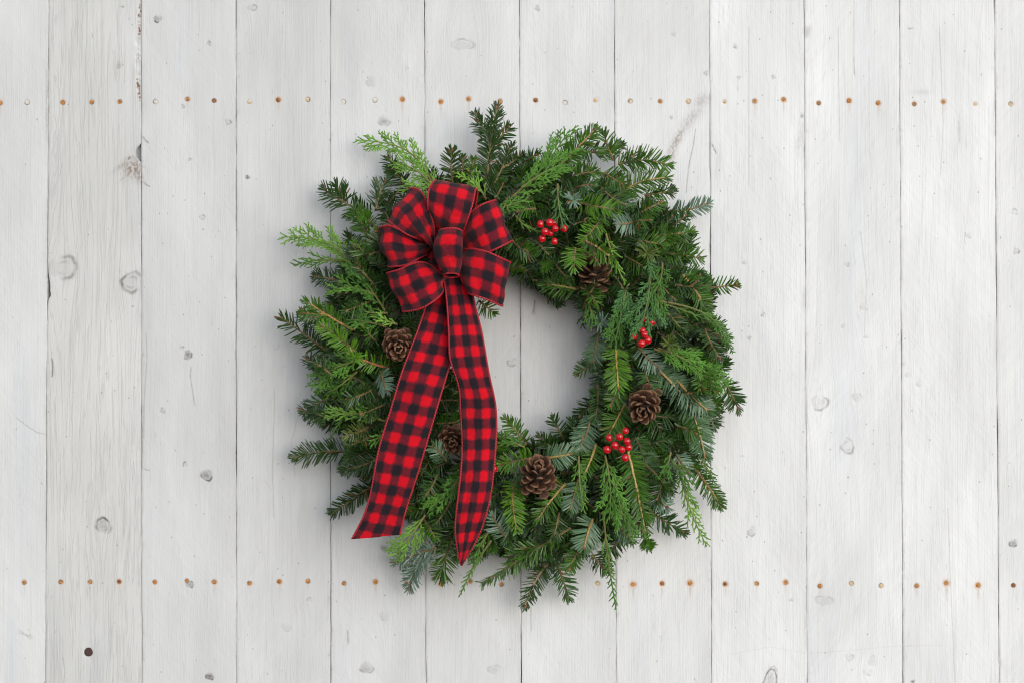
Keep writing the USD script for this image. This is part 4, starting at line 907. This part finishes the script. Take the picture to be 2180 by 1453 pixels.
CEDARS = [
    ((925, 398), (757, 298), dict(via=(872, 325), half=40, kind='bright', db=.09, dt=.03, dm=.06)), ((930, 405), (835, 345), dict(half=36, kind='bright', db=.09, dt=.05)), ((940, 392), (860, 395), dict(half=34, kind='bright', db=.10, dt=.11)), ((765, 590), (600, 505), dict(via=(715, 528), half=44, kind='bright', db=.085, dt=.04, dm=.075)), ((740, 555), (625, 565), dict(half=26, kind='mid', db=.08, dt=.05)),
    ((1035, 425), (970, 356), dict(half=34, kind='bright', db=.10, dt=.09)), ((1090, 420), (1210, 280), dict(half=58, kind='mid', db=.10, dt=.07)), ((1110, 400), (1195, 350), dict(half=50, kind='mid', db=.11, dt=.10)), ((1187, 392), (1199, 486), dict(half=26, kind='teal', db=.115, dt=.13)), ((1098, 460), (1150, 494), dict(half=14, kind='mid', db=.10, dt=.12, dens=.7)), ((1060, 445), (1120, 425), dict(half=26, kind='mid', db=.11)),
    ((1290, 498), (1331, 604), dict(half=18, kind='bright', db=.12, dt=.125)), ((1370, 548), (1388, 590), dict(half=26, kind='teal', db=.11, dt=.125)), ((1385, 590), (1362, 704), dict(half=56, kind='teal', db=.115, dt=.13, dens=1.2)), ((1340, 600), (1330, 690), dict(half=44, kind='teal', db=.11, dt=.12)), ((1325, 625), (1309, 726), dict(half=40, kind='green', db=.11, dt=.125)), ((1400, 600), (1400, 680), dict(half=40, kind='green', db=.11, dt=.12)),
    ((1385, 638), (1560, 752), dict(via=(1500, 668), half=22, kind='green', db=.12, dt=.06, dm=.12, stem=.35)), ((1390, 640), (1520, 690), dict(half=16, kind='green', db=.12, dt=.10, stem=.25, dens=.7)), ((1392, 742), (1546, 825), dict(via=(1470, 772), half=50, kind='mid', db=.12, dt=.07, dm=.115, dens=1.2)), ((1400, 740), (1500, 790), dict(half=40, kind='mid', db=.12, dt=.11)), ((1265, 640), (1243, 697), dict(half=20, kind='dark', db=.07, dt=.06)), ((1250, 640), (1262, 690), dict(half=30, kind='green', db=.09)),
    ((1288, 968), (1298, 1098), dict(half=44, kind='mid', db=.12, dt=.125, dens=1.2)), ((1310, 1020), (1348, 1142), dict(half=40, kind='mid', db=.115, dt=.11)), ((1284, 1090), (1312, 1297), dict(via=(1294, 1180), half=20, kind='mid', db=.11, dt=.04, dm=.09, stem=.1)), ((1444, 980), (1505, 1162), dict(via=(1462, 1060), half=28, kind='bright', db=.10, dt=.06, dm=.095)), ((1428, 962), (1412, 1018), dict(half=26, kind='green', db=.11, dt=.115)), ((1490, 972), (1522, 1028), dict(half=16, kind='green', db=.09, dt=.07)),
    ((1232, 970), (1244, 1090), dict(half=24, kind='mid', db=.12, dt=.125)), ((905, 1095), (842, 1178), dict(half=46, kind='bright', db=.11, dt=.10)), ((972, 1022), (914, 1082), dict(half=42, kind='mid', db=.11, dt=.115)), ((990, 1000), (960, 1060), dict(half=30, kind='green', db=.11)), ((1045, 1150), (977, 1270), dict(via=(1018, 1190), half=14, kind='mid', db=.10, dt=.04, stem=.15)), ((1040, 1130), (1000, 1200), dict(half=24, kind='mid', db=.10, dt=.08)),
    ((775, 765), (664, 820), dict(via=(725, 778), half=46, kind='mid', db=.105, dt=.07, dens=1.2)), ((760, 790), (690, 842), dict(half=30, kind='mid', db=.09, dt=.06)), ((820, 896), (690, 888), dict(via=(755, 880), half=34, kind='bright', db=.11, dt=.08, dens=1.1)), ((822, 695), (732, 680), dict(half=32, kind='green', db=.11, dt=.10)), ((845, 690), (806, 672), dict(half=24, kind='bright', db=.115, dt=.12)), ((825, 666), (752, 652), dict(half=28, kind='mid', db=.11, dt=.10)),
    ((800, 628), (694, 624), dict(via=(745, 612), half=32, kind='mid', db=.105, dt=.08)), ((820, 662), (744, 560), dict(half=38, kind='green', db=.10, dt=.09)), ((775, 815), (700, 935), dict(half=12, kind='green', db=.09, dt=.06, stem=.3)), ((1115, 950), (1062, 938), dict(half=30, kind='green', db=.10, dt=.10)), ((1140, 985), (1105, 1040), dict(half=30, kind='green', db=.09, dt=.09)), ((830, 915), (788, 940), dict(half=20, kind='bright', db=.11, dt=.11)),
    ((1080, 420), (1060, 460), dict(half=24, kind='green', db=.105)), ((1410, 560), (1380, 640), dict(half=34, kind='green', db=.10)), ((1430, 980), (1470, 1040), dict(half=26, kind='green', db=.10)),
]
for k, (b, t, kw) in enumerate(CEDARS):
    cedar(b, t, seed=k, **kw)

# ------------------------------------------------------------------ pine cones
def cone(px, py, d, axis, R, H, n, label, seed, roll=0.0, openness=1.0, twist=1):
    r = np.random.default_rng(9000 + seed)
    root = thing('pine_cone', label, 'pine cone', group=None)
    ax = unit(np.array(axis, float))
    e1 = unit(np.cross(ax, [0.3, 0.1, 1.0])); e2 = np.cross(ax, e1)
    C = W(px, py, d)
    core = trimesh.creation.icosphere(2)
    v = core.vertices * [R * .34, R * .34, H * .46]
    v = C + v[:, :1] * e1 + v[:, 1:2] * e2 + v[:, 2:] * ax
    obj('core', (v, core.faces), 'cone_scale', root, smooth=True, tint=np.full((len(v), 3), .02) * [1, .6, .4])
    for k in range(n):
        f = (k + .5) / n                                  # 0 = base, 1 = apex
        phi = twist * k * 2.399963 + roll
        elev = math.radians(-32 + 112 * f ** 1.05) * 1.0           # way the scale points, from the outward plane
        Rm = R * math.sin(math.pi * (.30 + .62 * (1 - f) ** .9)) ** .8 if f > .12 else R * .86
        h0 = H * (-.34 + .66 * f)
        out = e1 * math.cos(phi) + e2 * math.sin(phi)
        tanv = -e1 * math.sin(phi) + e2 * math.cos(phi)
        d0 = out * math.cos(elev) + ax * math.sin(elev)
        up = -out * math.sin(elev) + ax * math.cos(elev)           # inner (upper) face
        L = Rm * (.86 if f < .85 else .60) * r.uniform(.92, 1.08)
        w = R * (.50 - .22 * f) * r.uniform(.92, 1.08)
        th = R * .085
        p0 = C + ax * h0 + out * R * .20 * (1 - .6 * f)
        ts = np.array([0, .35, .62, .82, .94, 1.0])
        ws = np.array([.42, .62, .90, 1.0, .80, .38])
        cr = np.array([-1, -.55, 0, .55, 1])
        lift = r.uniform(.05, .18)
        top, bot, tc, bc = [], [], [], []
        dv = r.uniform(.82, 1.18)
        for t, ww in zip(ts, ws):
            for c0 in cr:
                q = p0 + d0 * (L * (t - .05 * c0 * c0 * t)) + tanv * (w * .5 * ww * c0) + up * (L * lift * t * t - w * .10 * c0 * c0 * (1 - t * .4))
                thick = th * (.5 + .9 * t if t < .95 else .8) * (1 - .45 * abs(c0))
                top.append(q + up * thick * .5); bot.append(q - up * thick * .5)
                rim = max((t - .86) / .14, 0) ** 1.2 if abs(c0) < .9 else max((t - .5) / .5, 0)
                rim = min(1, max(rim, (abs(c0) - .5) * max(0, t - .5) * 2.2))
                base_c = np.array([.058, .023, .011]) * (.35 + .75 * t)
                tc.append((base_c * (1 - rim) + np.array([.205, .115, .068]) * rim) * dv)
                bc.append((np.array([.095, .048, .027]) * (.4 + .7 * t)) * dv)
        m = len(cr); T, N = len(ts), len(ts) * len(cr)
        V = np.array(top + bot); col = np.array(tc + bc)
        F = []
        for i in range(T - 1):
            for j in range(m - 1):
                a0, b0, c1, d1 = i * m + j, i * m + j + 1, (i + 1) * m + j + 1, (i + 1) * m + j
                F += [(a0, b0, c1), (a0, c1, d1), (N + a0, N + c1, N + b0), (N + a0, N + d1, N + c1)]
        ring = [i * m for i in range(T)] + [(T - 1) * m + j for j in range(1, m)] + [i * m + m - 1 for i in range(T - 2, -1, -1)]
        for a0, b0 in zip(ring[:-1], ring[1:]):
            F += [(a0, b0, N + b0), (a0, N + b0, N + a0)]
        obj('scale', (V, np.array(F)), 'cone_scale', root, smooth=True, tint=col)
    return root


cone(1265, 582, .092, (-.05, -.42, .91), 43 * S, 54 * S, 42, 'brown pine cone tucked under the fir tips at the upper right of the wreath', 1, .4)
cone(847, 733, .122, (.12, -.95, -.22), 38 * S, 62 * S, 42, 'brown pine cone beside the outer edge of the long left ribbon tail', 2, 1.0)
cone(962, 935, .088, (.05, -.92, -.12), 35 * S, 56 * S, 44, 'dark half hidden pine cone between the two ribbon tails', 3, 2.2)
cone(1146, 1012, .128, (.02, -.72, .62), 43 * S, 70 * S, 42, 'brown open pine cone below the hole of the wreath, right of the ribbon', 4, .0)
cone(1373, 861, .128, (-.22, -.86, -.36), 40 * S, 66 * S, 42, 'tilted brown pine cone above the lower right bunch of red berries', 5, 1.6)

# ------------------------------------------------------------------ berries
ico = trimesh.creation.icosphere(3)


def berries(spots, label, d0, anchor, seed, rad=7.7):
    r = np.random.default_rng(seed)
    root = thing('berry_cluster', label, 'berries')
    A = W(*anchor, d0 - .05)
    for k, (x, y, dd) in enumerate(spots):
        c = W(x, y, d0 + dd)
        v = ico.vertices * rad * S * r.uniform(.88, 1.06) * np.array([1, 1, r.uniform(.97, 1.05)]) + c
        bp = obj('berry', (v, ico.faces), 'berry_red', root, smooth=True)
        e = unit(np.array([r.uniform(-.7, .7), -1, r.uniform(-.6, .6)]))
        ev, ef = ball(c + e * rad * S * .96, rad * S * .14, e, .5)
        obj('eye', (ev, ef), 'berry_eye', bp, smooth=True)
        P = spline(np.stack([A + r.normal(0, .002, 3), (A + c) / 2 + r.normal(0, .003, 3), c + np.array([0, .003, 0])]), 8)
        v, f = tubes(P[None], np.full((1, 8), .0006), 5)
        obj('stem', (v, f), 'wire', root, smooth=True)


berries([(1150.3, 477.7, 0), (1170, 474.4, .002), (1179, 474.7, -.010), (1182, 487, .004), (1200.4, 486.5, -.012), (1160, 493.7, .006), (1171.5, 496.7, -.006), (1153.9, 508.5, .0), (1180.3, 514.3, 0)],
        'bunch of glossy red berries right of the plaid bow', .130, (1170, 495), 1)
berries([(1372, 679, -.012), (1387, 686.6, -.012), (1350, 715.5, -.004), (1372, 711.4, .003), (1379, 724, -.002), (1366, 731, .006), (1368, 704, -.006)],
        'red berries half hidden under drooping cedar on the right of the wreath', .134, (1372, 708), 2)
berries([(1331.5, 916, 0), (1318.7, 929, .004), (1296.5, 931, 0), (1334.6, 938, .004), (1308.6, 947, .002), (1338, 951, -.002), (1323.7, 956, .004), (1292.4, 956, -.002), (1331, 973.4, .002)],
        'bunch of glossy red berries below the tilted cone at the lower right', .136, (1318, 945), 3)
berries([(1051.5, 997, 0), (1040, 1004, -.006)], 'single red berry peeping out behind the right ribbon tail', .118, (1045, 1000), 4, 7.0)

# ------------------------------------------------------------------ the bow
bow = thing('ribbon_bow', 'red and black checked flannel ribbon bow with two long tails on the wreath', 'bow')
RW = .0665


def cloth_grid(A, B, name, n=72, m=17, bulge=.010, vmode='mid', v0=0.0, rough=.0026, seed=0, wrinkle=0.0, env=(0, .8, 1, .35, 0, .3, 0)):
    A, B = np.asarray(A, float), np.asarray(B, float)
    PA, PB = W(A[:, 0], A[:, 1], A[:, 2]), W(B[:, 0], B[:, 1], B[:, 2])
    mid = (PA + PB) / 2
    s = np.r_[0, np.cumsum(np.linalg.norm(np.diff(mid, axis=0), axis=1))]
    s /= s[-1]
    t = np.linspace(0, 1, n)
    EA, EB = CubicSpline(s, PA, bc_type='natural')(t), CubicSpline(s, PB, bc_type='natural')(t)
    u = np.linspace(0, 1, m)
    G = EA[:, None] * (1 - u)[None, :, None] + EB[:, None] * u[None, :, None]
    tang = unit(np.gradient((EA + EB) / 2, axis=0))
    acr = unit(EB - EA)
    nrm = unit(np.cross(acr, tang))
    if nrm[n // 4, 1] > 0:
        nrm = -nrm
    nw = meshkit.fbm(np.stack([np.repeat(t[:, None], m, 1) * 7 + seed, np.repeat(u[None], n, 0) * 2.2, np.full((n, m), seed * 1.3)], -1), 3, seed) - .5
    gap = np.linalg.norm(EB - EA, axis=1) / RW
    prof = np.sin(np.pi * u)
    G = G + nrm[:, None] * (bulge * np.interp(t, [0, .1, .25, .5, .62, .85, 1], env)[:, None, None] * prof[None, :, None] + rough * 4 * nw[..., None] * prof[None, :, None] ** .5)
    if wrinkle:
        fold = np.sin(u * np.pi * 3.0 + seed)[None, :] * np.clip(1 - gap, 0, 1)[:, None]
        G = G + nrm[:, None] * (wrinkle * fold * prof[None])[..., None]
    la = np.r_[0, np.cumsum(np.linalg.norm(np.diff(EA, axis=0), axis=1))]
    lb = np.r_[0, np.cumsum(np.linalg.norm(np.diff(EB, axis=0), axis=1))]
    lm = np.r_[0, np.cumsum(np.linalg.norm(np.diff((EA + EB) / 2, axis=0), axis=1))]
    v = np.repeat(lm[:, None], m, 1) if vmode == 'mid' else la[:, None] * (1 - u)[None] + lb[:, None] * u[None]
    cl = np.stack([np.repeat(u[None] * RW, n, 0), v + v0, np.full((n, m), seed * .37)], -1).reshape(-1, 3)
    return G, cl


def cloth_obj(G, cl, name, closed=False):
    n, m, _ = G.shape
    idx = np.arange(n * m).reshape(n, m)
    if closed:
        idx = np.concatenate([idx, idx[:1]])
    a, b2, c2, d2 = idx[:-1, :-1], idx[:-1, 1:], idx[1:, 1:], idx[1:, :-1]
    F = np.concatenate([np.stack([a, b2, c2], -1).reshape(-1, 3), np.stack([a, c2, d2], -1).reshape(-1, 3)])
    V = G.reshape(-1, 3)
    tm = trimesh.Trimesh(V, F, process=False)
    N = tm.vertex_normals
    th = .0005
    V2 = np.concatenate([V + N * th, V - N * th])
    F2 = [F, F[:, ::-1] + n * m]
    for e in (idx[:, 0], idx[:, -1]) + (() if closed else (idx[0], idx[-1])):
        F2 += [np.stack([e[:-1], e[1:], e[1:] + n * m], -1), np.stack([e[:-1], e[1:] + n * m, e[:-1] + n * m], -1)]
    path = obj(name, (V2, np.concatenate(F2)), 'plaid_flannel', bow, smooth=True, cloth=np.concatenate([cl, cl]))
    for e in (0, -1):
        line = G[:, e]
        if closed:
            line = np.concatenate([line, line[:1]])
        cord(line, path)
    return path


def cord(line, parent, rad=.00140, lam=.0040):
    L = np.r_[0, np.cumsum(np.linalg.norm(np.diff(line, axis=0), axis=1))]
    n = int(L[-1] / lam * 5)
    s = np.linspace(0, L[-1], n)
    P = CubicSpline(L, line)(s)
    k = 8
    V, F = tubes(P[None], np.full((1, n), rad), k)
    Vr = V.reshape(n, k, 3)
    a = np.arange(k) / k * 2 * np.pi
    ph = .5 + .5 * np.sin(2 * np.pi * s[:, None] / lam + a[None])
    Vr = P[:, None] + (Vr - P[:, None]) * (.78 + .36 * ph[..., None])
    obj('edge_cord', (Vr.reshape(-1, 3), F), 'red_cord', parent, smooth=True, twist=ph.reshape(-1))


LOOPS = [
    # left edge, right edge: centre -> outer fold -> back to the centre
    ([(930, 525, .135), (914, 466, .168), (911, 434, .182), (913, 406, .180), (924, 386, .164), (930, 390, .138), (938, 440, .118), (945, 525, .112)],
     [(958, 525, .135), (984, 494, .168), (996, 465, .180), (1006, 434, .182), (1012, 405, .166), (1016, 410, .138), (1006, 460, .118), (960, 525, .112)], dict(v0=.006, bulge=.009, wrinkle=.006)),
    ([(928, 545, .125), (922, 512, .150), (924, 486, .162), (914, 448, .174), (904, 420, .172), (890, 404, .156), (872, 402, .138), (884, 425, .112), (936, 535, .108)],
     [(922, 540, .125), (912, 517, .150), (889, 508, .160), (861, 496, .164), (842, 482, .158), (832, 475, .148), (826, 470, .132), (850, 490, .108), (932, 545, .108)], dict(v0=.020, bulge=.010, wrinkle=.012)),
    ([(930, 545, .115), (898, 514, .145), (873, 504, .156), (849, 489, .160), (830, 481, .156), (816, 482, .148), (808, 487, .132), (845, 512, .104), (935, 545, .104)],
     [(930, 552, .115), (910, 542, .140), (887, 553, .150), (864, 564, .153), (846, 567, .150), (835, 568, .142), (826, 567, .128), (860, 552, .102), (935, 552, .104)], dict(v0=.011, bulge=.008, wrinkle=.012)),
    ([(952, 592, .125), (932, 577, .147), (898, 558, .164), (876, 562, .168), (850, 574, .163), (836, 578, .155), (824, 582, .140), (862, 580, .108), (938, 575, .102)],
     [(950, 600, .125), (943, 616, .147), (934, 632, .160), (914, 647, .168), (888, 659, .163), (872, 662, .155), (857, 663, .140), (890, 635, .108), (940, 590, .102)], dict(v0=.017, bulge=.007, wrinkle=.008)),
    ([(962, 545, .120), (986, 482, .146), (1009, 447, .160), (1030, 434, .165), (1044, 429, .158), (1055, 427, .140), (1046, 440, .112), (952, 540, .102)],
     [(968, 555, .120), (1004, 546, .146), (1036, 538, .158), (1058, 529, .162), (1074, 521, .156), (1089, 513, .140), (1076, 515, .112), (955, 550, .102)], dict(v0=.004, bulge=.007, wrinkle=.009)),
    ([(966, 560, .125), (984, 537, .148), (1007, 530, .162), (1036, 536, .168), (1064, 548, .162), (1085, 558, .144), (1074, 562, .114), (955, 560, .102)],
     [(972, 580, .125), (990, 607, .146), (1002, 626, .158), (1024, 633, .164), (1050, 643, .158), (1069, 651, .142), (1058, 636, .114), (955, 570, .102)], dict(v0=.012, bulge=.008, wrinkle=.010)),
]
ORDER = ['upper loop', 'upper left loop', 'left loop', 'lower left loop', 'upper right loop', 'lower right loop']
for k, (A, B, kw) in enumerate(LOOPS):
    A, B = [[(x, y, d - (.032, .014)[j] if j < 2 else d) for j, (x, y, d) in enumerate(E)] for E in (A, B)]
    G, cl = cloth_grid(A, B, 'loop', seed=k + 1, **kw)
    cloth_obj(G, cl, 'loop')
# gathered cloth at the tie, behind the centre roll
gs = trimesh.creation.icosphere(4)
gv = gs.vertices * np.array([28 * S, .026, 30 * S])
gv *= 1 + .25 * (meshkit.fbm(gs.vertices * [5, 2, 5] + 4, 3, 3) - .5)[:, None]
gc = W(944, 552, .118)
obj('gathered_centre', (gv + gc, gs.faces), 'plaid_flannel', bow, smooth=True, cloth=np.stack([gv[:, 0] * 1.6 + .02, gv[:, 2] * 1.6, gv[:, 1]], -1))
# centre roll
a = np.linspace(0, 2 * np.pi, 49)[:-1]
rows = np.array([(959, 493, 24, .186), (956, 507, 28, .189), (953.5, 522, 30.5, .190), (954, 541, 29.5, .186), (957, 559, 25.5, .181), (960, 574, 20, .176), (961, 586, 16, .171)])
rw = CubicSpline(np.linspace(0, 1, len(rows)), rows)(np.linspace(0, 1, 15))
G = np.stack([W(x + rx * np.cos(a), y - 7 * np.sin(a) * (rx / 24), d + rx * S * .85 * np.sin(a)) for x, y, rx, d in rw], 1)
w2 = meshkit.fbm(np.stack([np.cos(a)[:, None] * 2 + np.zeros((48, 15)), np.sin(a)[:, None] * 2 + np.zeros((48, 15)), np.linspace(0, 3, 15)[None] + np.zeros((48, 15))], -1), 3, 8) - .5
G[..., 1] += .004 * w2
cl = np.stack([np.repeat(np.linspace(0, 1, 15)[None] * RW, 48, 0), np.repeat((a / (2 * np.pi) * 3 * PER)[:, None], 15, 1) + .0146, np.full((48, 15), .5)], -1).reshape(-1, 3)
cloth_obj(G, cl, 'centre_loop', closed=True)
# tails
A = [(944, 585, .130), (951, 640, .142), (956, 723, .152), (962, 776, .154), (976, 818, .150), (981, 871, .144), (984, 929, .146), (981, 1004, .152), (972, 1086, .148), (970, 1136, .142), (975, 1173, .138), (981, 1200, .134)]
B = [(998, 582, .130), (1011, 650, .138), (1026, 710, .146), (1043, 805, .152), (1053, 850, .148), (1057, 900, .148), (1055, 950, .152), (1049, 1020, .154), (1033, 1100, .150), (1016, 1145, .144), (1001, 1172, .140), (983, 1202, .134)]
G, cl = cloth_grid(A, B, 'tail', n=130, rough=.0045, bulge=.006, env=(0, 1, 1, 1, 1, 1, .5), vmode='edge', v0=.012, seed=11)
cloth_obj(G, cl, 'tail')
A = [(925, 590, .108), (905, 657, .126), (882, 723, .138), (857, 789, .144), (832, 871, .146), (807, 954, .146), (793, 1030, .142), (778, 1088, .136), (749, 1146, .130)]
B = [(985, 600, .108), (977, 680, .124), (968, 740, .134), (955, 785, .142), (930, 868, .148), (906, 950, .148), (885, 1020, .144), (866, 1078, .138), (851, 1137, .132)]
G, cl = cloth_grid(A, B, 'tail', n=120, rough=.0045, bulge=.004, env=(0, 1, 1, 1, 1, 1, .5), vmode='edge', v0=.004, seed=12)
cloth_obj(G, cl, 'tail')
